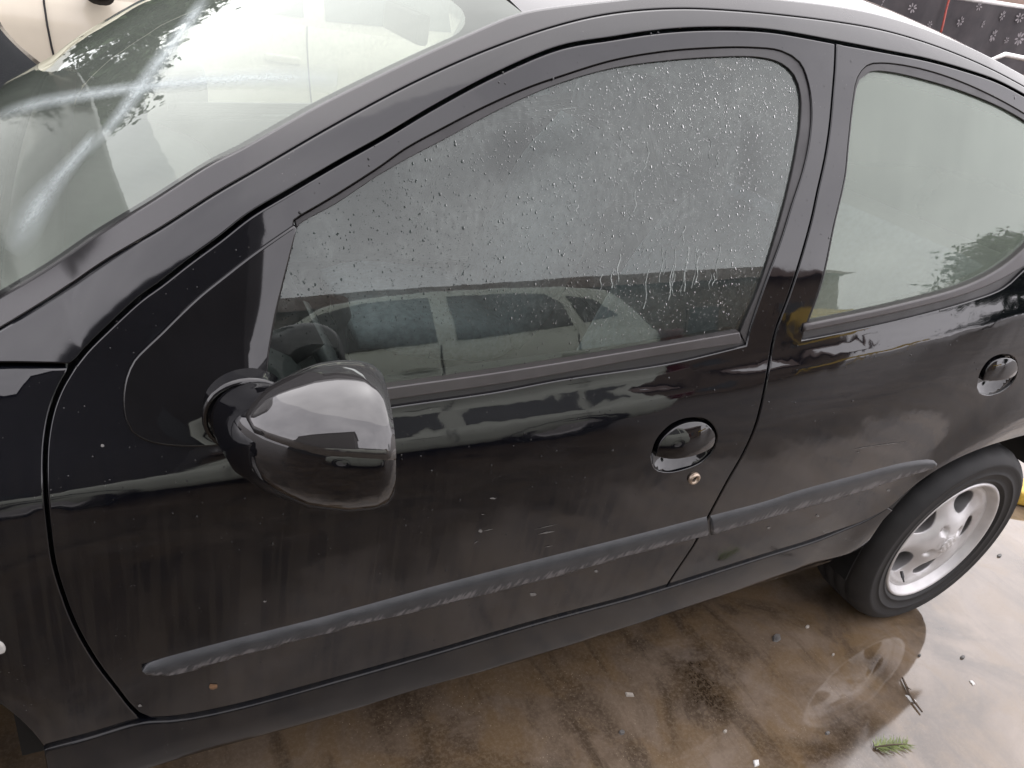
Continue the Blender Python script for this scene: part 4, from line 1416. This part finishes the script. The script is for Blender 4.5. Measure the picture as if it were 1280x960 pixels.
for px_, s_, n_ in [((1244, 45), .055, 8), ((1272, 48), .060, 8), ((1200, 27), .045, 7), ((1228, 30), .035, 6), ((1254, 20), .045, 7), ((1272, 22), .045, 7), ((1140, 10), .04, 7), ((1105, 4), .04, 7), ((1222, 8), .035, 6), ((1160, 30), .03, 6), ((1300, 60), .05, 8), ((1320, 30), .05, 8), ((1256, 50), .03, 6), ((1290, 12), .04, 7)]:
    flower(px_, s_, n_)
M['redtape'] = simple('red_strap', (.32, .05, .035), rough=.6, scale=30)
r0, r1 = tpt((1194, -20), TY - .04), tpt((1174, 44), TY - .04)
V, F = [], []
for k in range(9):
    t_ = k / 8
    p = r0 + (r1 - r0) * t_
    V += [(p[0] - .012, p[1] + .01 * math.sin(t_ * 5), p[2]), (p[0] + .012, p[1] + .01 * math.sin(t_ * 5), p[2])]
st = mesh_obj('red_strap', V, [(2 * k, 2 * k + 2, 2 * k + 3, 2 * k + 1) for k in range(8)], M['redtape'])
sm = st.modifiers.new('thick', 'SOLIDIFY'); sm.thickness = .004
tag(st, 'red strap hanging down over the dark flowered cloth', 'strap')
def tube(pts, r, n=10):
    p = np.asarray(pts, float)
    V, F = [], []
    tg = np.gradient(p, axis=0)
    for k in range(len(p)):
        t_ = unit(tg[k])
        u = unit(np.cross(t_, (0.1, .2, 1)))
        v = np.cross(t_, u)
        rr = r[k] if hasattr(r, '__len__') else r
        V += [tuple(p[k] + rr * (u * math.cos(2 * PI * i / n) + v * math.sin(2 * PI * i / n))) for i in range(n)]
    for k in range(len(p) - 1):
        F += [(k * n + i, k * n + (i + 1) % n, (k + 1) * n + (i + 1) % n, (k + 1) * n + i) for i in range(n)]
    F += [tuple(range(n))[::-1], tuple((len(p) - 1) * n + i for i in range(n))]
    return V, F
M['white'] = simple('white_enamel', (.72, .70, .68), rough=.4, scale=10)
fr = empty('pipe_rail', (x0, TY + .06, 0), 'pale metal rail carrying the flowered cloth behind the car', 'rail')
V, F = tube([(x0 - .3, TY + .04, zt0 + .015), (x1 + .3, TY + .04, zt1 + .015)], .022)
mesh_obj('rail_tube', V, F, M['white'], fr)
for xx in np.linspace(x0, x1, 4):
    V, F = tube([(xx, TY + .07, 0), (xx, TY + .07, cz_top(xx))], .022)
    mesh_obj('rail_post', V, F, M['white'], fr)
wl = empty('brick_wall', (x0 + 3, 9.5, 0), 'reddish brown wall far behind the flowered cloth', 'wall')
V, F = boxm(x0 - 4, x0 + 16, 9.3, 9.6, 0, 3.2)
mesh_obj('wall_face', V, F, simple('brown_render', (.30, .22, .18), rough=.9, scale=4, var=.25), wl, smooth=False)
V, F = boxm(x0 - 4.05, x0 + 16.05, 9.2, 9.7, 3.2, 3.3)
mesh_obj('wall_coping', V, F, simple('coping', (.3, .28, .26), rough=.9), wl, smooth=False)
# white bumper-like kerb rail at the foot of the cloth
p0, p1, p2, p3 = tpt((1236, 76), 3.6), tpt((1256, 68), 3.6), tpt((1280, 73), 3.6), tpt((1340, 92), 3.6)
V, F = tube([p0 * [1, 1, 0], p0 * [1, 1, .5], p0, p1, p2, p3, p3 * [1, 1, .5], p3 * [1, 1, 0]], .02)
ob = mesh_obj('hoop_barrier', V, F, M['white'])
tag(ob, 'white tubular hoop barrier standing in front of the flowered cloth', 'barrier')

# ------------------------------------------------------------------ trees beyond, mirrored in the windscreen
def leaf_mat(c):
    mt, t, out = new_mat('foliage')
    p = N(t, 'ShaderNodeBsdfPrincipled')
    f = noise(t, 1.3, 3)
    setp(t, p, Base_Color=ramp(t, f, .3, .7, tuple(x * .6 for x in c), tuple(x * 1.3 for x in c)), Roughness=.6)
    L(t, p.outputs[0], out.inputs[0])
    return mt
M['leaf'] = leaf_mat((.045, .075, .03))
M['bark'] = simple('bark', (.09, .065, .045), rough=.9, scale=12, var=.4)
def tree(loc, h, rad, label, nleaf=5200):
    tr = empty('tree', loc, label, 'tree', 'trees beyond the cream car' if loc[1] > 0 else None)
    pts = [(0, 0, 0), (.05, .03, h * .2), (-.04, .06, h * .4), (.05, 0, h * .62), (0, .05, h * .85)]
    V, F = tube(pts, [.16, .13, .11, .07, .03])
    for k in range(7):
        a = k * 2.4
        zb = h * (.35 + .07 * k)
        V2, F2 = tube([(0, 0, zb), (rad * .35 * math.cos(a), rad * .35 * math.sin(a), zb + h * .08), (rad * .75 * math.cos(a), rad * .75 * math.sin(a), zb + h * .17)], [.05, .035, .012], 6)
        V, F = join_vf((V, F), (V2, F2))
    o = mesh_obj('trunk', V, F, M['bark']); o.parent = tr
    cl_ = [(random.gauss(0, rad * .42), random.gauss(0, rad * .42), h * random.uniform(.38, 1.0)) for _ in range(34)]
    V, F = [], []
    for _ in range(nleaf):
        c = random.choice(cl_)
        p = Vector(c) + Vector((random.gauss(0, .34), random.gauss(0, .34), random.gauss(0, .30)))
        d = Vector((random.gauss(0, 1), random.gauss(0, 1), random.gauss(0, 1))).normalized()
        e = d.cross(Vector((random.random(), random.random(), 1))).normalized()
        s_ = random.uniform(.09, .19)
        b = len(V)
        V += [tuple(p - d * s_), tuple(p + e * s_ * .45), tuple(p + d * s_), tuple(p - e * s_ * .45)]
        F.append((b, b + 1, b + 2, b + 3))
    o = mesh_obj('crown', V, F, M['leaf'], smooth=False); o.parent = tr
    return tr
for k, (x, y, h, r_, lab) in enumerate([(-5.2, 9.0, 3.6, 1.5, 'leafy tree beyond the cream car, leftmost of the row'), (-2.6, 9.6, 4.2, 1.7, 'tallest leafy tree beyond the cream car'), (.1, 9.2, 3.3, 1.4, 'shorter leafy tree beyond the cream car, second from the right of the row'), (2.2, 10.0, 3.8, 1.5, 'leafy tree beyond the cream car, rightmost of the row')]):
    tree((x, y, 0), h, r_, lab)

building((-9.7, -10.5, 0), 19, 6, 8.6, (.045, .042, .040), (.05, .04, .035), 'unseen tall dark block added behind the camera to darken reflections in the mirror sail and pillar', 5)  # dark mass added out of view so sail and pillar mirror less sky
for k, (x, y, h, r_, lab) in enumerate([(20.4, -11, 4.4, 1.3, 'leafy tree behind the camera past the far end of the low brown building')]):
    tree((x, y, 0), h, r_, lab)
V, F = boxm(-2.2, 2.2, -.06, .06, 1.2, 1.6)
for xx in (-2, 0, 2):
    V, F = join_vf((V, F), boxm(xx - .05, xx + .05, -.12, -.065, 0, 1.5))
hb = mesh_obj('hoarding', V, F, M['yellow'], smooth=False)
hb.location = (15.2, -11.2, 0)
tag(hb, 'long yellow hoarding board in front of the low brown building', 'hoarding')
# ------------------------------------------------------------------ things on the wet ground
def gpt(px, z=0.0):
    d = rays([px])[0]
    return CAM_C + d * (z - CAM_C[2]) / d[2]
yp = gpt((1296, 628))
V, F = boxm(-.13, .13, -.06, .06, 0.0, .06, .015)
yb_ = mesh_obj('wheel_stop', V, F, M['yellow'])
yb_.location = (yp[0], yp[1], 0.004)
yb_.rotation_euler = (0, 0, -.5)
tag(yb_, 'yellow wheel stop on the wet ground behind the rear tyre', 'wheel stop')
tw = [gpt(q, .006) for q in ((1128, 847), (1133, 858), (1136, 866), (1143, 877), (1153, 890))]
V, F = tube(tw, [.0022, .0034, .003, .003, .002], 7)
V2, F2 = tube([gpt((1132, 858), .008), gpt((1139, 862), .012)], [.002, .001], 6)
t_o = mesh_obj('twig', *join_vf((V, F), (V2, F2)), M['bark'])
tag(t_o, 'thin dark twig lying on the wet ground in front of the rear tyre', 'twig')
def flat_bit(name, px_list, h, mat, label, cat, group=None):
    P = [gpt(q) for q in px_list]
    c = np.mean(P, 0)
    n = len(P)
    V = [tuple(c + (p - c) * .8 + np.array((0, 0, h))) for p in P] + [(p[0], p[1], .0005) for p in P] + [tuple(c + np.array((0, 0, h * 1.15)))]
    F = [(i, (i + 1) % n, 2 * n) for i in range(n)] + [(n + i, n + (i + 1) % n, (i + 1) % n, i) for i in range(n)]
    o = mesh_obj(name, V, F, mat, smooth=False)
    return tag(o, label, cat, group)
M['scrap'] = simple('white_scrap', (.62, .62, .60), rough=.7, scale=60)
M['stone'] = simple('grey_pebble', (.10, .095, .09), rough=.6, scale=60, var=.4)
M['pebble_pale'] = simple('pale_pebble', (.34, .31, .27), rough=.7, scale=60, var=.3)
flat_bit('paper_scrap', [(1131, 869), (1135, 870), (1145, 877), (1146, 880), (1138, 877)], .004, M['scrap'], 'white paper scrap lying across the thin twig', 'scrap', 'white scraps on the ground')
flat_bit('paper_scrap', [(1211, 851), (1215, 851), (1219, 856), (1216, 857)], .003, M['scrap'], 'tiny white scrap alone on the pale wet ground right of the twig', 'scrap', 'white scraps on the ground')
flat_bit('paper_scrap', [(941, 951), (948, 950), (949, 957), (943, 959)], .004, M['scrap'], 'white scrap at the bottom edge on the brown ground', 'scrap', 'white scraps on the ground')
flat_bit('leaf_scrap', [(781, 866), (791, 867), (793, 871), (783, 871)], .004, M['pebble_pale'], 'pale folded leaf scrap on the brown ground under the sill', 'leaf')
flat_bit('bottle_cap', [(965, 797), (969, 793), (975, 794), (976, 800), (971, 803), (966, 802)], .006, M['stone'], 'dark crushed cap on the brown ground before the rear tyre', 'cap')
for px_, r_, m_, lab in [((777, 916), 4, 'stone', 'dark pebble on the brown ground near the bottom edge'), ((1041, 819), 1.7, 'pebble_pale', 'small pale pebble where the brown ground meets the tyre side'), ((1203, 822), 3, 'stone', 'small dark pebble on the pale ground right of the twig'), ((1034, 917), 3, 'stone', 'dark pebble at the edge of the brown reflection'), ((1249, 695), 3, 'stone', 'dark pebble out on the pale ground right of the wheel'), ((1149, 820), 2, 'stone', 'tiny dark pebble just above the twig'), ((906, 915), 2.5, 'pebble_pale', 'pale pebble on the brown ground near the bottom edge'), ((1009, 784), 2.5, 'pebble_pale', 'pale pebble on the brown ground left of the tyre')]:
    flat_bit('pebble', [(px_[0] + r_ * math.cos(a), px_[1] + r_ * .75 * math.sin(a)) for a in np.linspace(0, 2 * PI, 8)[:-1]], .005, M[m_], lab, 'pebble', 'pebbles on the wet ground')
# fir sprig
M['needle'] = simple('fir_needle', (.16, .20, .06), rough=.6, scale=40, var=.4)
a, b = gpt((1094, 934), .006), gpt((1134, 930), .006)
V, F = tube([a, (a + b) / 2 + np.array((0, 0, .004)), b], [.002, .0018, .001], 6)
sg_ = empty('fir_sprig', tuple(a * [1, 1, 0]), 'small green fir sprig lying on the pale wet ground', 'sprig')
mesh_obj('stem', V, F, M['bark'], sg_)
V, F = [], []
ax = unit(b - a)
sd_ = unit(np.cross(ax, (0, 0, 1)))
for k in range(130):
    t_ = random.uniform(.0, 1)
    s_ = random.choice((-1, 1))
    p = a + (b - a) * t_
    d = unit(ax * random.uniform(.2, 1.1) + sd_ * s_ * random.uniform(.3, 1.0) + np.array((0, 0, random.uniform(-.02, .25))))
    ln = random.uniform(.012, .034) * (1.2 - .5 * t_)
    n_ = unit(np.cross(d, (0, 0, 1))) * .0011
    k0 = len(V)
    V += [tuple(p - n_), tuple(p + n_), tuple(p + d * ln + n_ * .3), tuple(p + d * ln - n_ * .3)]
    F.append((k0, k0 + 1, k0 + 2, k0 + 3))
mesh_obj('needles', V, F, M['needle'], sg_, smooth=False)['kind'] = 'stuff'

# ------------------------------------------------------------------ spray-paint strokes across the windscreen, drops on the window
dep = bpy.context.evaluated_depsgraph_get()
def bvh_of(o):
    me = o.data
    return BVHTree.FromPolygons([v.co for v in me.vertices], [tuple(p.vertices) for p in me.polygons])
bw = bvh_of(windscreen)
def on_screen(px, off=.0012):
    d = rays([px])[0]
    h = bw.ray_cast(Vector(CAM_C), Vector(d).normalized())
    if h[0] is None:
        return None
    n = h[1]
    if n.dot(Vector(d)) > 0:
        n = -n
    return np.array(h[0] + n * off)
def spray_mat():
    mt, t, out = new_mat('spray_paint_mist')
    c = N(t, 'ShaderNodeTexCoord')
    s = N(t, 'ShaderNodeSeparateXYZ')
    L(t, c.outputs['UV'], s.inputs[0])
    v = s.outputs[1]
    e = math_(t, 'SUBTRACT', 1.0, math_(t, 'ABSOLUTE', math_(t, 'SUBTRACT', math_(t, 'MULTIPLY', v, 2.0), 1.0)))
    u = s.outputs[0]
    ends = math_(t, 'MULTIPLY', maprange(t, u, 0, .12, 0, 1), maprange(t, u, 1, .66, 0, 1))
    fine = noise(t, 420, 3, .65)
    nn = noise(t, 45, 3, .6)
    sm_ = math_(t, 'POWER', e, 1.15)
    al = math_(t, 'MULTIPLY', sm_, math_(t, 'ADD', .55, math_(t, 'MULTIPLY', math_(t, 'SUBTRACT', fine, .5), 1.1)))
    al = math_(t, 'MULTIPLY', al, math_(t, 'ADD', .5, nn))
    al = math_(t, 'MULTIPLY', al, math_(t, 'MULTIPLY', ends, .95), clamp=True)
    tr = N(t, 'ShaderNodeBsdfTransparent')
    d = N(t, 'ShaderNodeBsdfDiffuse')
    d.inputs[0].default_value = (.54, .60, .60, 1)
    ms = N(t, 'ShaderNodeMixShader')
    L(t, al, ms.inputs[0]); L(t, tr.outputs[0], ms.inputs[1]); L(t, d.outputs[0], ms.inputs[2])
    L(t, ms.outputs[0], out.inputs[0])
    return mt
M['spray'] = spray_mat()
def spray(pts, widths):
    c = cr_(pts, 6)
    wd = np.interp(np.linspace(0, 1, len(c)), np.linspace(0, 1, len(widths)), widths)
    tg = np.gradient(c, axis=0)
    tg /= np.linalg.norm(tg, axis=1)[:, None]
    nr = np.stack([-tg[:, 1], tg[:, 0]], 1)
    V, UV, ok = [], [], []
    for k in range(len(c)):
        row = [on_screen(c[k] + nr[k] * wd[k] * .98 * s_) for s_ in (-1, -.5, 0, .5, 1)]
        if any(r is None for r in row):
            continue
        V += [tuple(r) for r in row]
        UV += [(k / len(c), j / 4) for j in range(5)]
    n = len(V) // 5
    F = [(k * 5 + j, k * 5 + j + 1, (k + 1) * 5 + j + 1, (k + 1) * 5 + j) for k in range(n - 1) for j in range(4)]
    if n > 1:
        mesh_obj('spray_stroke', V, F, M['spray'], windscreen, uvs=UV)
spray([(-20, 152), (40, 132), (110, 119), (190, 108), (280, 100), (380, 98), (470, 104)], [10, 12, 10, 12, 14, 18, 22])
spray([(262, -8), (225, 45), (185, 98), (150, 145), (112, 188), (98, 200)], [10, 13, 14, 13, 10, 8])
spray([(122, 164), (104, 188), (82, 214), (50, 255), (26, 295), (14, 316)], [8, 11, 15, 22, 26, 22])
def droplets():
    V, F = [], []
    cnt = 0
    box = np.array(uvz((640, 100))), np.array(uvz((900, 470)))
    hp = bp(hole_px)
    lo, hi = hp.min(0), hp.max(0)
    while cnt < 8500:
        x, z = random.uniform(lo[0], hi[0]), random.uniform(lo[1], hi[1])
        dens = .18 + .82 * (1 if z > .97 else .15) * (1 if x > .83 else .5)
        if random.random() > dens or not inpoly(np.array([[x, z]]), hp)[0]:
            continue
        r = min(.0016, .00028 + random.expovariate(1 / .00024))
        n = snormal(np.array([x]), np.array([z]))[0]
        p = np.array((x, float(S(np.array([x]), np.array([z]))[0]) + .007, z))
        u = unit(np.cross(n, (0, 0, 1)))
        v = np.cross(u, n)
        el = random.uniform(1.0, 1.7)
        k0 = len(V)
        ns = 7
        for ring, hh in ((1.0, 0.0), (.72, .22)):
            for i in range(ns):
                a = 2 * PI * i / ns
                V.append(tuple(p + n * (r * hh + .0003) + u * r * ring * math.cos(a) + v * r * el * ring * math.sin(a)))
        V.append(tuple(p + n * (r * .32 + .0003)))
        for i in range(ns):
            j = (i + 1) % ns
            F.append((k0 + i, k0 + j, k0 + ns + j, k0 + ns + i))
            F.append((k0 + ns + i, k0 + ns + j, k0 + 2 * ns))
        cnt += 1
    drops = (V, F)
    V, F = [], []
    # runs of water down the lower right of the glass
    for k in range(34):
        px_ = (random.uniform(735, 900), random.uniform(300, 350)) if k < 22 else (random.uniform(700, 900), random.uniform(120, 290))
        x, z = bp([px_], .007)[0]
        ln = random.uniform(.015, .06) if k < 22 else random.uniform(.008, .03)
        wr = random.uniform(.0003, .0008)
        k0 = len(V)
        m_ = 6
        for q in range(m_ + 1):
            zz = z - ln * q / m_
            xx = x + .002 * math.sin(q * 1.3 + k)
            n = snormal(np.array([xx]), np.array([zz]))[0]
            p = np.array((xx, float(S(np.array([xx]), np.array([zz]))[0]) + .007, zz))
            for s_, hh in ((-1, 0.0003), (0, .0009), (1, 0.0003)):
                V.append(tuple(p + n * hh + np.array((s_ * wr, 0, 0))))
        for q in range(m_):
            for s_ in range(2):
                F.append((k0 + q * 3 + s_, k0 + q * 3 + 3 + s_, k0 + q * 3 + 4 + s_, k0 + q * 3 + 1 + s_))
    return drops, (V, F)
def drop_mat():
    mt, t, out = new_mat('water_drop')
    g = N(t, 'ShaderNodeBsdfGlossy')
    g.inputs['Roughness'].default_value = .02
    tr = N(t, 'ShaderNodeBsdfTransparent')
    tr.inputs[0].default_value = (.45, .49, .48, 1)
    fr_ = N(t, 'ShaderNodeFresnel')
    fr_.inputs['IOR'].default_value = 1.30
    ms = N(t, 'ShaderNodeMixShader')
    L(t, fr_.outputs[0], ms.inputs[0]); L(t, tr.outputs[0], ms.inputs[1]); L(t, g.outputs[0], ms.inputs[2])
    L(t, ms.outputs[0], out.inputs[0])
    return mt
def beads(count, poly, holes, offv):
    V, F = [], []
    lo, hi = poly.min(0), poly.max(0)
    k_ = 0
    while k_ < count:
        x, z = random.uniform(lo[0], hi[0]), random.uniform(lo[1], hi[1])
        q = np.array([[x, z]])
        if not inpoly(q, poly)[0] or any(inpoly(q, h)[0] for h in holes):
            continue
        if z < belt_z(x) - .16 and random.random() < .8:
            continue
        r = min(.0020, .0004 + random.expovariate(1 / .00035))
        n = snormal(q[:, 0], q[:, 1])[0]
        p = np.array((x, float(S(q[:, 0], q[:, 1])[0]) + offv, z))
        u = unit(np.cross(n, (0, 0, 1)))
        v = np.cross(u, n)
        el = random.uniform(.9, 1.5)
        k0 = len(V)
        for ring, hh in ((1.0, 0.0), (.7, .26)):
            for i in range(7):
                a = 2 * PI * i / 7
                V.append(tuple(p + n * (r * hh) + u * r * ring * math.cos(a) + v * r * el * ring * math.sin(a)))
        V.append(tuple(p + n * r * .36))
        for i in range(7):
            j = (i + 1) % 7
            F.append((k0 + i, k0 + j, k0 + 7 + j, k0 + 7 + i))
            F.append((k0 + 7 + i, k0 + 7 + j, k0 + 14))
        k_ += 1
    return V, F
M['bead'] = simple('water_bead', (.012, .012, .013), rough=.03, ior=1.5, scale=10)
for dd, pl, hl, cnt in ((front_door, bp(door_px), [bp(hole_px), bp(handle_px), bp(sail_px)], 420), (rear_door, bp(rdoor_px), [bp(rhole_px), bp(rhandle_px)], 300)):
    Vb, Fb = beads(cnt, pl, hl, -.0001)
    mesh_obj('water_beads', Vb, Fb, M['bead'], dd)['kind'] = 'stuff'
(V, F), (V2, F2) = droplets()
dr = mesh_obj('water_drops', V, F, drop_mat(), front_door)
dr['kind'] = 'stuff'
M['run'] = simple('water_run', (.30, .33, .32), rough=.12, ior=1.5, scale=200, var=.5)
dr = mesh_obj('water_runs', V2, F2, M['run'], front_door)
dr['kind'] = 'stuff'
